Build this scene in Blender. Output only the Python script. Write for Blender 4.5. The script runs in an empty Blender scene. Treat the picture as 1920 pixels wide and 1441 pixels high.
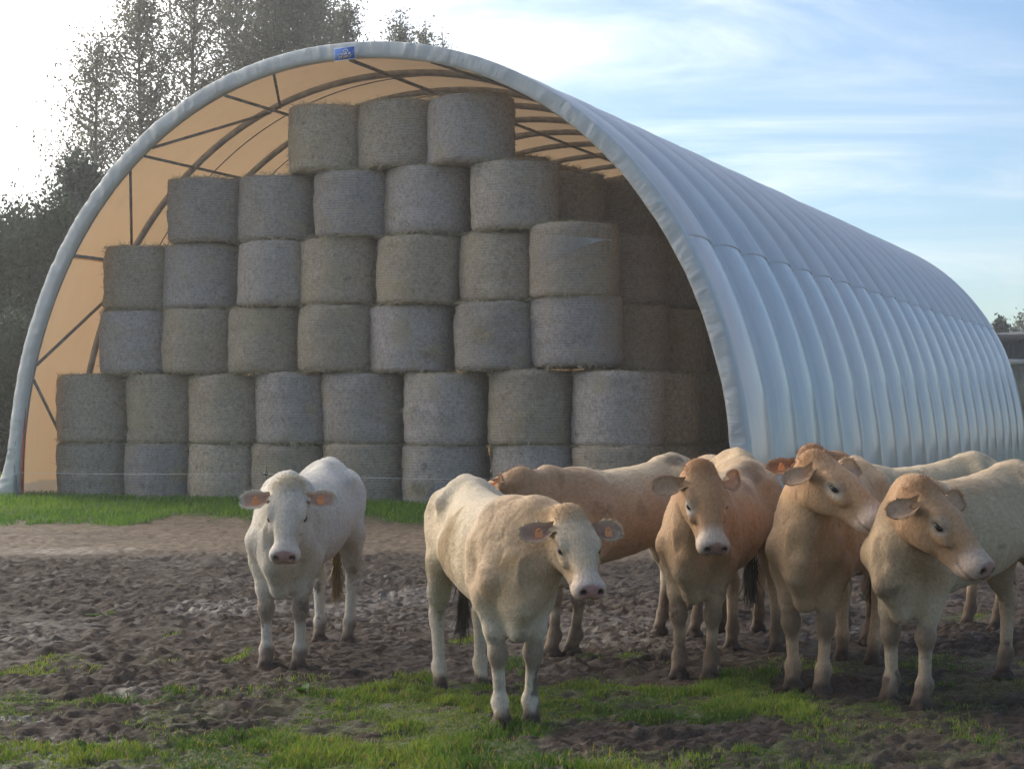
import bpy, math, random
import numpy as np

# ------------------------------------------------------------------ camera, sky, sun, exposure
scene = bpy.context.scene
FPX, HOR, EYE = 3418.0, 768.6, 1.75          # focal length in photo pixels, horizon row, eye height
cam = bpy.data.cameras.new('camera')
cam_o = bpy.data.objects.new('camera', cam)
scene.collection.objects.link(cam_o)
scene.camera = cam_o
cam.sensor_fit = 'HORIZONTAL'
cam.sensor_width = 36.0
cam.lens = FPX / 1920 * 36
cam.shift_y = (HOR - 720.5) / 1920
cam.clip_end = 5000
cam.clip_start = 0.1
cam_o.location = (0, 0, EYE)
cam_o.rotation_euler = (math.pi / 2, 0, 0)

SUN_AZ, SUN_EL = math.radians(-50), math.radians(24)
SUN_DIR = np.array([math.sin(SUN_AZ) * math.cos(SUN_EL), math.cos(SUN_AZ) * math.cos(SUN_EL), math.sin(SUN_EL)])
world = bpy.data.worlds.new('World')
scene.world = world
world.use_nodes = True


def build_world():
    nt = world.node_tree
    N, L = nt.nodes, nt.links
    bg = N['Background']
    sky = N.new('ShaderNodeTexSky')
    sky.sky_type = 'NISHITA'
    sky.sun_disc = False
    sky.sun_elevation = SUN_EL
    sky.sun_rotation = SUN_AZ
    sky.air_density = 1.0
    sky.dust_density = 0.6
    sky.ozone_density = 4.5
    tc = N.new('ShaderNodeTexCoord')
    sep = N.new('ShaderNodeSeparateXYZ')
    L.new(tc.outputs['Generated'], sep.inputs[0])

    def math_(op, a, b=None, clamp=False):
        n = N.new('ShaderNodeMath')
        n.operation = op
        n.use_clamp = clamp
        for i, v in enumerate((a, b)):
            if v is None:
                continue
            if isinstance(v, (int, float)):
                n.inputs[i].default_value = v
            else:
                L.new(v, n.inputs[i])
        return n.outputs[0]
    zc = math_('ADD', math_('MAXIMUM', sep.outputs[2], 0.0), 0.12)
    comb = N.new('ShaderNodeCombineXYZ')
    L.new(math_('DIVIDE', sep.outputs[0], zc), comb.inputs[0])
    L.new(math_('DIVIDE', sep.outputs[1], zc), comb.inputs[1])
    mp = N.new('ShaderNodeMapping')
    mp.inputs['Rotation'].default_value = (0, 0, math.radians(-18))
    mp.inputs['Scale'].default_value = (0.9, 1.5, 1)
    L.new(comb.outputs[0], mp.inputs[0])
    no = N.new('ShaderNodeTexNoise')
    no.inputs['Scale'].default_value = 1.1
    no.inputs['Detail'].default_value = 7
    no.inputs['Roughness'].default_value = 0.60
    no.inputs['Distortion'].default_value = 0.9
    L.new(mp.outputs[0], no.inputs['Vector'])
    wisps = N.new('ShaderNodeMapRange')
    wisps.interpolation_type = 'SMOOTHSTEP'
    wisps.inputs[1].default_value = 0.40
    wisps.inputs[2].default_value = 0.86
    L.new(no.outputs[0], wisps.inputs[0])
    # thin veil of cloud that scatters forward: brighter the nearer the sun
    dot = N.new('ShaderNodeVectorMath')
    dot.operation = 'DOT_PRODUCT'
    L.new(tc.outputs['Generated'], dot.inputs[0])
    dot.inputs[1].default_value = tuple(SUN_DIR)
    veil = N.new('ShaderNodeMapRange')
    veil.interpolation_type = 'SMOOTHSTEP'
    veil.inputs[1].default_value = 0.55
    veil.inputs[2].default_value = 0.84
    L.new(math_('ADD', dot.outputs['Value'], math_('MULTIPLY', math_('SUBTRACT', no.outputs[0], 0.5), 0.30)), veil.inputs[0])
    amount = math_('MAXIMUM', math_('MULTIPLY', wisps.outputs[0], 0.47), math_('MULTIPLY', veil.outputs[0], 0.95))
    bright = N.new('ShaderNodeMapRange')
    bright.inputs[1].default_value = 0.35
    bright.inputs[2].default_value = 0.85
    bright.inputs[3].default_value = 5.0
    bright.inputs[4].default_value = 24.0
    L.new(dot.outputs['Value'], bright.inputs[0])
    cc = N.new('ShaderNodeCombineColor')
    L.new(bright.outputs[0], cc.inputs[0])
    L.new(math_('MULTIPLY', bright.outputs[0], 0.97), cc.inputs[1])
    L.new(math_('MULTIPLY', bright.outputs[0], 0.93), cc.inputs[2])
    mix = N.new('ShaderNodeMix')
    mix.data_type = 'RGBA'
    L.new(amount, mix.inputs[0])
    L.new(sky.outputs[0], mix.inputs[6])
    L.new(cc.outputs[0], mix.inputs[7])
    L.new(mix.outputs[2], bg.inputs[0])
    bg.inputs[1].default_value = 0.114


build_world()
sun = bpy.data.lights.new('sun', 'SUN')
sun.energy = 1.25
sun.angle = math.radians(10.0)
sun.color = (1.0, 0.90, 0.74)
sun_o = bpy.data.objects.new('sun', sun)
scene.collection.objects.link(sun_o)
from mathutils import Vector, Matrix
sun_o.rotation_euler = Vector(-SUN_DIR).to_track_quat('-Z', 'Y').to_euler()
sun_o.location = (-20, 20, 30)

vs = scene.view_settings
vs.view_transform = 'Standard'
vs.look = 'None'
vs.gamma = 1
vs.exposure = 0.60
vs.use_curve_mapping = False
scene.cycles.use_denoising = True
scene.cycles.max_bounces = 8
scene.cycles.transparent_max_bounces = 8
scene.cycles.sample_clamp_indirect = 8

COL = scene.collection
rng = np.random.default_rng(7)
random.seed(7)


# ------------------------------------------------------------------ helpers
def tag(o, label=None, cat=None, group=None, kind=None):
    if label: o['label'] = label
    if cat: o['category'] = cat
    if group: o['group'] = group
    if kind: o['kind'] = kind
    return o


def mesh_np(name, verts, faces, smooth=False, mats=None, fmat=None):
    """faces: (n,3) or (n,4) int array, or a list of such arrays"""
    me = bpy.data.meshes.new(name)
    verts = np.asarray(verts, dtype=np.float32)
    if not isinstance(faces, list):
        faces = [faces]
    faces = [np.asarray(f, dtype=np.int32) for f in faces if len(f)]
    loops = np.concatenate([f.ravel() for f in faces])
    totals = np.concatenate([np.full(len(f), f.shape[1], np.int32) for f in faces])
    starts = np.concatenate([[0], np.cumsum(totals)[:-1]]).astype(np.int32)
    me.vertices.add(len(verts))
    me.vertices.foreach_set('co', verts.ravel())
    me.loops.add(len(loops))
    me.loops.foreach_set('vertex_index', loops)
    me.polygons.add(len(totals))
    me.polygons.foreach_set('loop_start', starts)
    me.polygons.foreach_set('loop_total', totals)
    if smooth:
        me.polygons.foreach_set('use_smooth', np.ones(len(totals), dtype=bool))
    if mats:
        for m in mats: me.materials.append(m)
    if fmat is not None:
        me.polygons.foreach_set('material_index', np.asarray(fmat, np.int32))
    me.update(calc_edges=True)
    return me


def obj(name, me, parent=None, mat=None, loc=None, rot=None):
    o = bpy.data.objects.new(name, me)
    COL.objects.link(o)
    if mat is not None and me is not None and not me.materials:
        me.materials.append(mat)
    if parent is not None: o.parent = parent
    if loc is not None: o.location = loc
    if rot is not None: o.rotation_euler = rot
    return o


def set_color(me, rgb, name='Col'):
    a = me.attributes.new(name, 'FLOAT_COLOR', 'POINT')
    rgba = np.ones((len(me.vertices), 4), np.float32)
    rgba[:, :3] = rgb
    a.data.foreach_set('color', rgba.ravel())


def set_float(me, val, name):
    a = me.attributes.new(name, 'FLOAT', 'POINT')
    a.data.foreach_set('value', np.asarray(val, np.float32))


def gpt(px, py):
    """ground point seen at a photo pixel"""
    d = FPX * EYE / (py - HOR)
    return np.array([(px - 960) / FPX * d, d])


def hash2(i, j, seed=0):
    n = (i.astype(np.int64) * 374761393 + j.astype(np.int64) * 668265263 + seed * 1442695041) & 0xFFFFFFFF
    n = ((n ^ (n >> 13)) * 1274126177) & 0xFFFFFFFF
    n = ((n ^ (n >> 16)) * 2246822519) & 0xFFFFFFFF
    return ((n ^ (n >> 15)) & 0xFFFFFF) / float(0xFFFFFF)


def hash3(i, j, k, seed=0):
    return hash2(i.astype(np.int64) + k.astype(np.int64) * 7919, j.astype(np.int64) + k.astype(np.int64) * 104729, seed)


def vnoise2(x, y, seed=0):
    i, j = np.floor(x), np.floor(y)
    fx, fy = x - i, y - j
    fx = fx * fx * (3 - 2 * fx); fy = fy * fy * (3 - 2 * fy)
    a, b = hash2(i, j, seed), hash2(i + 1, j, seed)
    c, d = hash2(i, j + 1, seed), hash2(i + 1, j + 1, seed)
    return (a * (1 - fx) + b * fx) * (1 - fy) + (c * (1 - fx) + d * fx) * fy


def fbm2(x, y, oct=4, seed=0):
    s, a, t = 0, 0.5, 0
    for o in range(oct):
        s = s + a * vnoise2(x * 2 ** o, y * 2 ** o, seed + o * 17)
        t += a; a *= 0.5
    return s / t


def vnoise3(x, y, z, seed=0):
    i, j, k = np.floor(x), np.floor(y), np.floor(z)
    f = [x - i, y - j, z - k]
    f = [q * q * (3 - 2 * q) for q in f]
    r = 0
    for a in (0, 1):
        for b in (0, 1):
            for c in (0, 1):
                w = (f[0] if a else 1 - f[0]) * (f[1] if b else 1 - f[1]) * (f[2] if c else 1 - f[2])
                r = r + w * hash3(i + a, j + b, k + c, seed)
    return r


def fbm3(p, s, oct=3, seed=0):
    r, a, t = 0, 0.5, 0
    for o in range(oct):
        q = p * s * 2 ** o
        r = r + a * vnoise3(q[:, 0], q[:, 1], q[:, 2], seed + 31 * o)
        t += a; a *= 0.5
    return r / t


def worley2(x, y, cell, seed=0):
    """distance to the nearest jittered point (in cells) and that point's random value"""
    x, y = x / cell, y / cell
    i, j = np.floor(x), np.floor(y)
    best = np.full(x.shape, 9.0); rnd = np.zeros(x.shape)
    for a in (-1, 0, 1):
        for b in (-1, 0, 1):
            ci, cj = i + a, j + b
            d = np.hypot(ci + hash2(ci, cj, seed) - x, cj + hash2(ci, cj, seed + 1) - y)
            m = d < best
            best = np.where(m, d, best)
            rnd = np.where(m, hash2(ci, cj, seed + 2), rnd)
    return best, rnd


def sstep(a, b, x):
    t = np.clip((x - a) / (b - a), 0, 1)
    return t * t * (3 - 2 * t)


def tube(path, r, n=8, caps=True):
    """tube along a polyline; r scalar or per point. Returns verts, quads, (caps as quads fans of tris list)"""
    P = np.asarray(path, float)
    r = np.broadcast_to(np.asarray(r, float), (len(P),))
    T = np.gradient(P, axis=0)
    T /= np.linalg.norm(T, axis=1)[:, None] + 1e-9
    up = np.array([0, 0, 1.0]) if abs(T[0][2]) < 0.9 else np.array([1.0, 0, 0])
    V = []
    a0 = np.linspace(0, 2 * np.pi, n, endpoint=False)
    nprev = np.cross(T[0], up); nprev /= np.linalg.norm(nprev)
    for p, t, rr in zip(P, T, r):
        nn = nprev - t * (nprev @ t); nn /= np.linalg.norm(nn) + 1e-9
        b = np.cross(t, nn); nprev = nn
        V.append(p + rr * (np.cos(a0)[:, None] * nn + np.sin(a0)[:, None] * b))
    V = np.concatenate(V)
    m = len(P)
    i, j = np.meshgrid(np.arange(m - 1), np.arange(n), indexing='ij')
    jn = (j + 1) % n
    Q = np.stack([i * n + j, i * n + jn, (i + 1) * n + jn, (i + 1) * n + j], -1).reshape(-1, 4)
    T3 = np.zeros((0, 3), int)
    if caps:
        V = np.concatenate([V, P[:1], P[-1:]])
        k = np.arange(n); kn = (k + 1) % n
        T3 = np.concatenate([np.stack([kn, k, np.full(n, m * n)], -1),
                             np.stack([(m - 1) * n + k, (m - 1) * n + kn, np.full(n, m * n + 1)], -1)])
    return V, Q, T3


class Merge:
    def __init__(s): s.V, s.F4, s.F3, s.C, s.n = [], [], [], [], 0

    def add(s, V, Q=None, T=None, col=None):
        s.V.append(np.asarray(V, float))
        if Q is not None and len(Q): s.F4.append(np.asarray(Q) + s.n)
        if T is not None and len(T): s.F3.append(np.asarray(T) + s.n)
        if col is not None: s.C.append(np.broadcast_to(np.asarray(col, float), (len(V), 3)))
        s.n += len(V)

    def box(s, x0, x1, y0, y1, z0, z1):
        V = np.array([(x, y, z) for x in (x0, x1) for y in (y0, y1) for z in (z0, z1)])
        s.add(V, [(0, 1, 3, 2), (4, 6, 7, 5), (0, 4, 5, 1), (2, 3, 7, 6), (0, 2, 6, 4), (1, 5, 7, 3)])

    def mesh(s, name, smooth=False):
        F = []
        if s.F4: F.append(np.concatenate(s.F4))
        if s.F3: F.append(np.concatenate(s.F3))
        me = mesh_np(name, np.concatenate(s.V), F, smooth)
        if s.C: set_color(me, np.concatenate(s.C))
        return me


# ------------------------------------------------------------------ materials
class NM:
    """little node-material writer"""
    def __init__(s, name):
        s.m = bpy.data.materials.new(name)
        s.m.use_nodes = True
        s.nt = s.m.node_tree
        s.N, s.L = s.nt.nodes, s.nt.links
        s.p = s.N['Principled BSDF']
        s.out = s.N['Material Output']
        s._tc = None

    def put(s, sock, v):
        if isinstance(v, (int, float)): sock.default_value = v
        elif isinstance(v, (tuple, list)): sock.default_value = tuple(v) + ((1,) if len(v) == 3 and sock.type == 'RGBA' else ())
        else: s.L.new(v, sock)

    def coord(s, kind='Object'):
        if s._tc is None: s._tc = s.N.new('ShaderNodeTexCoord')
        return s._tc.outputs[kind]

    def mapping(s, vec, scale=(1, 1, 1), rot=(0, 0, 0), loc=(0, 0, 0)):
        n = s.N.new('ShaderNodeMapping')
        s.L.new(vec, n.inputs[0])
        n.inputs['Scale'].default_value = scale; n.inputs['Rotation'].default_value = rot
        if isinstance(loc, tuple): n.inputs['Location'].default_value = loc
        else: s.L.new(loc, n.inputs['Location'])
        return n.outputs[0]

    def noise(s, scale, detail=4, rough=0.55, vec=None, dist=0.0):
        n = s.N.new('ShaderNodeTexNoise')
        s.L.new(vec if vec is not None else s.coord(), n.inputs['Vector'])
        n.inputs['Scale'].default_value = scale; n.inputs['Detail'].default_value = detail
        n.inputs['Roughness'].default_value = rough; n.inputs['Distortion'].default_value = dist
        return n.outputs[0]

    def ramp(s, fac, a, b, lo=0.0, hi=1.0):
        n = s.N.new('ShaderNodeMapRange')
        n.interpolation_type = 'SMOOTHSTEP'
        s.put(n.inputs[0], fac)
        for i, v in zip((1, 2, 3, 4), (a, b, lo, hi)): n.inputs[i].default_value = v
        return n.outputs[0]

    def math(s, op, a, b=0.0):
        n = s.N.new('ShaderNodeMath'); n.operation = op
        s.put(n.inputs[0], a); s.put(n.inputs[1], b)
        return n.outputs[0]

    def mix(s, fac, a, b, mode='MIX'):
        n = s.N.new('ShaderNodeMix'); n.data_type = 'RGBA'; n.blend_type = mode
        s.put(n.inputs[0], fac); s.put(n.inputs[6], a); s.put(n.inputs[7], b)
        return n.outputs[2]

    def attr(s, name, out='Color'):
        n = s.N.new('ShaderNodeAttribute'); n.attribute_name = name
        return n.outputs[out]

    def rand(s):
        n = s.N.new('ShaderNodeObjectInfo')
        return n.outputs['Random']

    def bump(s, h, strength=0.5, dist=0.02):
        n = s.N.new('ShaderNodeBump')
        n.inputs['Strength'].default_value = strength; n.inputs['Distance'].default_value = dist
        s.L.new(h, n.inputs['Height'])
        s.L.new(n.outputs[0], s.p.inputs['Normal'])
        return n.outputs[0]

    def base(s, c): s.put(s.p.inputs['Base Color'], c); return s
    def rough(s, v): s.put(s.p.inputs['Roughness'], v); return s
    def spec(s, v): s.put(s.p.inputs['Specular IOR Level'], v); return s


def simple(name, col, rough=0.6, var=0.25, nscale=8.0, metal=0.0, bump=0.0):
    n = NM(name)
    no = n.noise(nscale, 5, 0.6)
    n.base(n.mix(n.ramp(no, 0.3, 0.7), tuple(c * (1 - var) for c in col), tuple(min(1, c * (1 + var)) for c in col)))
    n.rough(n.ramp(no, 0.2, 0.8, rough - 0.08, min(1, rough + 0.08)))
    n.p.inputs['Metallic'].default_value = metal
    if bump: n.bump(no, bump, 0.02)
    return n.m


M = {}
M['galv'] = simple('galvanised_steel', (0.34, 0.345, 0.36), 0.45, 0.2, 6, 0.0)
M['darksteel'] = simple('dark_steel', (0.20, 0.195, 0.19), 0.55, 0.3, 6, 0.0)
M['blackplastic'] = simple('black_plastic', (0.02, 0.02, 0.02), 0.5)
M['bluepaint'] = simple('blue_paint', (0.10, 0.20, 0.38), 0.5, 0.15, 10)
M['redstrap'] = simple('red_webbing', (0.45, 0.06, 0.03), 0.7, 0.2, 30)
M['signblue'] = simple('blue_print', (0.03, 0.13, 0.48), 0.85, 0.12, 12)
M['signwhite'] = simple('white_print', (0.75, 0.76, 0.76), 0.5, 0.08, 12)
M['signyellow'] = simple('yellow_print', (0.70, 0.52, 0.22), 0.5, 0.1, 12)
M['wire'] = simple('fence_wire', (0.65, 0.65, 0.62), 0.5, 0.1)


def tarp_material(name, outer, inner, rough, transl, dirt_z):
    """coated sheet: white outer face, sand-coloured inner face, lets some light through"""
    n = NM(name)
    geo = n.N.new('ShaderNodeNewGeometry')
    wob = n.noise(0.35, 5, 0.6)
    streak = n.noise(3.0, 4, 0.65, n.mapping(n.coord(), (1.0, 2.2, 0.10)))
    oc = n.mix(n.ramp(wob, 0.35, 0.7), outer, tuple(c * 0.93 for c in outer))
    oc = n.mix(n.ramp(streak, 0.48, 0.78, 0.0, 0.38), oc, (0.40, 0.42, 0.40))
    oc = n.mix(n.ramp(n.noise(1.4, 6, 0.7), 0.60, 0.80, 0.0, 0.18), oc, (0.42, 0.43, 0.42))
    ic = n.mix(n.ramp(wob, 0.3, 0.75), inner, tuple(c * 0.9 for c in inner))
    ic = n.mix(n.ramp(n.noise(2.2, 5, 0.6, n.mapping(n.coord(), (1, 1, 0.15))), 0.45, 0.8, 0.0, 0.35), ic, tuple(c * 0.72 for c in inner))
    # grey dirty skirt where mud splashes up
    sep = n.N.new('ShaderNodeSeparateXYZ')
    n.L.new(n.coord(), sep.inputs[0])
    zz = n.math('ADD', sep.outputs[2], n.math('MULTIPLY', n.math('SUBTRACT', n.noise(1.6, 4), 0.5), 0.25))
    ic = n.mix(n.ramp(zz, dirt_z + 0.03, dirt_z - 0.03), ic, (0.30, 0.30, 0.30))
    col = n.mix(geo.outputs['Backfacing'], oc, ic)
    n.base(col)
    n.rough(n.math('ADD', n.math('MULTIPLY', geo.outputs['Backfacing'], 0.25), n.ramp(streak, 0.3, 0.8, rough - 0.03, rough + 0.10)))
    n.spec(0.5)
    n.p.inputs['Coat Weight'].default_value = 0.35
    n.p.inputs['Coat Roughness'].default_value = rough * 0.7
    n.bump(n.noise(2.0, 4, 0.5, n.mapping(n.coord(), (1, 2.5, 0.35))), 0.25, 0.05)
    tr = n.N.new('ShaderNodeBsdfTranslucent')
    n.put(tr.inputs[0], n.mix(0.5, inner, ic))
    mx = n.N.new('ShaderNodeMixShader')
    mx.inputs[0].default_value = transl
    n.L.new(n.p.outputs[0], mx.inputs[1]); n.L.new(tr.outputs[0], mx.inputs[2])
    n.L.new(mx.outputs[0], n.out.inputs[0])
    return n.m


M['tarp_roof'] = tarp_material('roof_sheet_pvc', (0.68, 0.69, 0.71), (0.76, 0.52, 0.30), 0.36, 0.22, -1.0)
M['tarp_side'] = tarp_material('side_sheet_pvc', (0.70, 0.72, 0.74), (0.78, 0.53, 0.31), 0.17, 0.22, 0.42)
M['tarp_hem'] = HEM = tarp_material('hem_pvc', (0.86, 0.86, 0.84), (0.66, 0.66, 0.63), 0.45, 0.15, -1.0)


def hem_wrinkles(m):
    nt = m.node_tree; N, L = nt.nodes, nt.links
    at = N.new('ShaderNodeAttribute'); at.attribute_name = 'along'
    last = None
    for sc_, sl in (((5.0, 1.6, 1), 0.35), ((11.0, 2.0, 1), -0.25)):
        mp = N.new('ShaderNodeMapping'); mp.inputs['Scale'].default_value = sc_; mp.inputs['Rotation'].default_value = (0, 0, sl)
        L.new(at.outputs['Vector'], mp.inputs[0])
        no = N.new('ShaderNodeTexNoise'); no.inputs['Scale'].default_value = 1.0; no.inputs['Detail'].default_value = 3; no.inputs['Distortion'].default_value = 0.6
        L.new(mp.outputs[0], no.inputs['Vector'])
        ab = N.new('ShaderNodeMath'); ab.operation = 'ABSOLUTE'
        sb = N.new('ShaderNodeMath'); sb.operation = 'SUBTRACT'; sb.inputs[1].default_value = 0.5
        L.new(no.outputs[0], sb.inputs[0]); L.new(sb.outputs[0], ab.inputs[0])
        if last is None: last = ab.outputs[0]
        else:
            ad = N.new('ShaderNodeMath'); ad.operation = 'ADD'; L.new(last, ad.inputs[0]); L.new(ab.outputs[0], ad.inputs[1]); last = ad.outputs[0]
    b = N.new('ShaderNodeBump'); b.inputs['Strength'].default_value = 0.8; b.inputs['Distance'].default_value = 0.028; b.invert = True
    L.new(last, b.inputs['Height']); L.new(b.outputs[0], N['Principled BSDF'].inputs['Normal'])


hem_wrinkles(HEM)


def bale_material():
    n = NM('netted_straw')
    r = n.rand()
    off = n.N.new('ShaderNodeCombineXYZ')
    n.L.new(n.math('MULTIPLY', r, 40.0), off.inputs[0]); n.L.new(n.math('MULTIPLY', r, 23.0), off.inputs[2])
    v = n.mapping(n.coord(), loc=off.outputs[0])
    fib = n.noise(17, 7, 0.8, v, 0.8)
    fine = n.noise(70, 3, 0.7, v)
    big = n.noise(1.6, 4, 0.6, v)
    r2 = n.math('FRACT', n.math('MULTIPLY', r, 7.31))
    straw = n.mix(n.ramp(r, 0.15, 0.85), (0.62, 0.490, 0.350), (0.55, 0.475, 0.430))
    straw = n.mix(1.0, straw, n.mix(r2, (0.76, 0.76, 0.76), (1.12, 1.10, 1.08)), 'MULTIPLY')
    dark = n.mix(0.55, straw, (0.10, 0.08, 0.065))
    c = n.mix(n.ramp(fib, 0.36, 0.62), dark, straw)
    c = n.mix(n.ramp(fine, 0.56, 0.74, 0, 0.65), c, (0.60, 0.55, 0.47))
    c = n.mix(n.ramp(big, 0.50, 0.72, 0, 0.55), c, (0.46, 0.36, 0.20))
    c = n.mix(n.ramp(n.noise(4.0, 6, 0.75, v), 0.58, 0.72, 0, 0.7), c, (0.11, 0.09, 0.065))
    # net wrap: fine threads running round the bale
    sep = n.N.new('ShaderNodeSeparateXYZ')
    n.L.new(n.coord(), sep.inputs[0])
    zz = n.math('ADD', sep.outputs[2], n.math('MULTIPLY', n.noise(4.0, 3, 0.6, v), 0.03))
    w = n.math('SINE', n.math('MULTIPLY', zz, 2 * math.pi / 0.048))
    netm = n.math('MULTIPLY', n.ramp(w, 0.2, 0.95), n.ramp(n.noise(3.0, 4, 0.6, v), 0.36, 0.60))
    c = n.mix(n.math('MULTIPLY', netm, 0.30), c, (0.60, 0.59, 0.60))
    n.base(c).rough(0.9).spec(0.15)
    h = n.math('ADD', n.math('MULTIPLY', fib, 1.0), n.math('ADD', n.math('MULTIPLY', fine, 0.5), n.math('MULTIPLY', w, 0.035)))
    n.bump(h, 0.9, 0.03)
    return n.m


M['bale'] = bale_material()
M['strand'] = simple('loose_straw', (0.42, 0.35, 0.22), 0.8, 0.35, 6)
M['net'] = simple('loose_net', (0.58, 0.58, 0.58), 0.6, 0.1, 20)


def ground_material(name):
    n = NM(name)
    g = n.attr('grassy', 'Fac'); pth = n.attr('path', 'Fac'); wet = n.attr('wet', 'Fac')
    pos = n.coord('Object')
    f = n.noise(22, 6, 0.7, pos)
    b = n.noise(1.3, 5, 0.6, pos)
    mud = n.mix(n.ramp(f, 0.3, 0.7), (0.026, 0.017, 0.011), (0.086, 0.057, 0.037))
    mud = n.mix(n.ramp(b, 0.4, 0.7, 0, 0.5), mud, (0.064, 0.045, 0.031))
    dirt = n.mix(n.ramp(n.noise(5, 8, 0.75, pos), 0.36, 0.64), (0.100, 0.068, 0.042), (0.225, 0.160, 0.104))
    dirt = n.mix(n.ramp(n.noise(0.9, 5, 0.65, n.mapping(pos, (0.5, 1.6, 1))), 0.5, 0.68, 0, 0.7), dirt, (0.075, 0.052, 0.036))
    turf = n.mix(n.ramp(f, 0.3, 0.7), (0.050, 0.066, 0.020), (0.105, 0.130, 0.036))
    c = n.mix(pth, mud, dirt)
    c = n.mix(g, c, turf)
    n.base(c)
    r = n.mix(n.ramp(n.noise(6, 4, 0.6, pos), 0.35, 0.65), (0.68, 0.68, 0.68), (0.95, 0.95, 0.95))
    r = n.mix(wet, r, (0.20, 0.20, 0.20))
    n.rough(r).spec(0.30)
    n.bump(n.math('ADD', f, n.math('MULTIPLY', n.noise(70, 4, 0.7, pos), 0.5)), 0.8, 0.02)
    return n.m


def grass_material():
    n = NM('grass_blade')
    c = n.attr('Col')
    n.base(c).rough(0.55).spec(0.25)
    tr = n.N.new('ShaderNodeBsdfTranslucent')
    n.L.new(n.mix(1.0, c, (1.35, 1.25, 0.6), 'MULTIPLY'), tr.inputs[0])
    mx = n.N.new('ShaderNodeMixShader'); mx.inputs[0].default_value = 0.45
    n.L.new(n.p.outputs[0], mx.inputs[1]); n.L.new(tr.outputs[0], mx.inputs[2])
    n.L.new(mx.outputs[0], n.out.inputs[0])
    return n.m


M['ground'] = ground_material('yard_ground')
M['grass'] = grass_material()


def leaf_material(name, a, b, transl=0.35):
    n = NM(name)
    c = n.mix(n.ramp(n.noise(0.9, 4, 0.7), 0.3, 0.7), a, b)
    n.base(c).rough(0.6).spec(0.3)
    tr = n.N.new('ShaderNodeBsdfTranslucent')
    n.L.new(c, tr.inputs[0])
    mx = n.N.new('ShaderNodeMixShader'); mx.inputs[0].default_value = transl
    n.L.new(n.p.outputs[0], mx.inputs[1]); n.L.new(tr.outputs[0], mx.inputs[2])
    n.L.new(mx.outputs[0], n.out.inputs[0])
    return n.m


M['poplar'] = leaf_material('poplar_leaf', (0.115, 0.120, 0.084), (0.200, 0.195, 0.140), 0.5)
M['hedge'] = leaf_material('hedge_leaf', (0.036, 0.054, 0.034), (0.072, 0.094, 0.056), 0.3)
M['conifer'] = leaf_material('conifer_needles', (0.048, 0.066, 0.054), (0.078, 0.100, 0.076), 0.3)
M['bark'] = simple('bark', (0.085, 0.075, 0.062), 0.9, 0.3, 10, 0, 0.5)

# ------------------------------------------------------------------ the ground
# patches of grass in the churned yard: photo pixel centre, half sizes, strength
PATCH = [(520, 1425, 640, 42, 1.0), (840, 1400, 230, 40, 1.0), (80, 1312, 150, 20, 0.8), (255, 1318, 70, 12, 0.7),
         (345, 1293, 55, 11, 0.9), (640, 1312, 120, 28, 0.85), (790, 1292, 90, 26, 1.0), (455, 1236, 32, 9, 0.9),
         (178, 1153, 13, 3, 0.9), (70, 1250, 90, 10, 0.5), (200, 1256, 60, 10, 0.5), (870, 1345, 210, 45, 1.0),
         (1060, 1305, 250, 30, 1.0), (1250, 1325, 190, 38, 1.0), (1400, 1292, 110, 32, 1.0), (1180, 1236, 60, 10, 0.7),
         (915, 1195, 30, 7, 0.9), (960, 1245, 60, 12, 0.6), (1500, 1240, 160, 18, 0.45), (1530, 1340, 130, 30, 0.75), (1800, 1300, 200, 35, 0.30),
         (1700, 1240, 200, 22, 0.35), (1660, 1410, 330, 36, 0.42), (1480, 1395, 40, 12, 0.8), (300, 1345, 110, 14, 0.5),
         (480, 1385, 170, 20, 0.8), (1850, 1160, 100, 12, 0.35), (60, 1415, 180, 30, 0.9), (310, 1190, 14, 4, 0.6), (560, 1352, 120, 14, 0.55),
         (880, 1425, 250, 25, 1.0), (1120, 1432, 120, 12, 0.6), (1320, 1428, 120, 12, 0.4)]
PATCH_G = []
for (px, py, rx, ry, w) in PATCH:
    c = gpt(px, py)
    PATCH_G.append((c[0], c[1], rx / FPX * c[1], abs(gpt(px, py - ry)[1] - gpt(px, py + ry)[1]) / 2, w))


def grass_mask(x, y):
    """0..1: how grassy the yard is at a ground point"""
    wx = x + (fbm2(x * 2.2, y * 1.3, 4, 5) - 0.5) * 0.9
    wy = y + (fbm2(x * 1.9 + 9, y * 1.4, 4, 8) - 0.5) * 1.1
    m = np.zeros(np.shape(x))
    for (cx, cy, rx, ry, w) in PATCH_G:
        q = ((wx - cx) / rx) ** 2 + ((wy - cy) / ry) ** 2
        m = np.maximum(m, w * (1 - sstep(0.45, 1.15, q)))
    tuft = fbm2(x * 5.5, y * 4.0, 3, 21)
    m = m * (0.16 + 0.84 * sstep(0.32, 0.52, tuft + 0.08 * m))
    m = np.maximum(m, 0.25 * sstep(0.60, 0.72, fbm2(x * 1.6, y * 1.1, 4, 77)) * (1 - sstep(12.0, 13.5, y)))
    m = np.where(y < 8.4, np.maximum(m, 0.5 * sstep(0.4, 0.6, tuft)), m)
    # the strip of longer grass along the shed
    edge = 28.2 + (fbm2(x * 0.8, y * 0 + 3, 4, 4) - 0.5) * 3.4 - 0.06 * x + (fbm2(x * 3.1, y * 2.0, 3, 14) - 0.5) * 1.8
    strip = sstep(edge - 0.5, edge + 0.6, y)
    tufts = 0.55 * sstep(0.60, 0.74, fbm2(x * 0.55, y * 0.5, 4, 91)) * sstep(22, 25, y)
    return np.clip(np.maximum(m, np.maximum(strip, tufts)), 0, 1)


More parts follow.
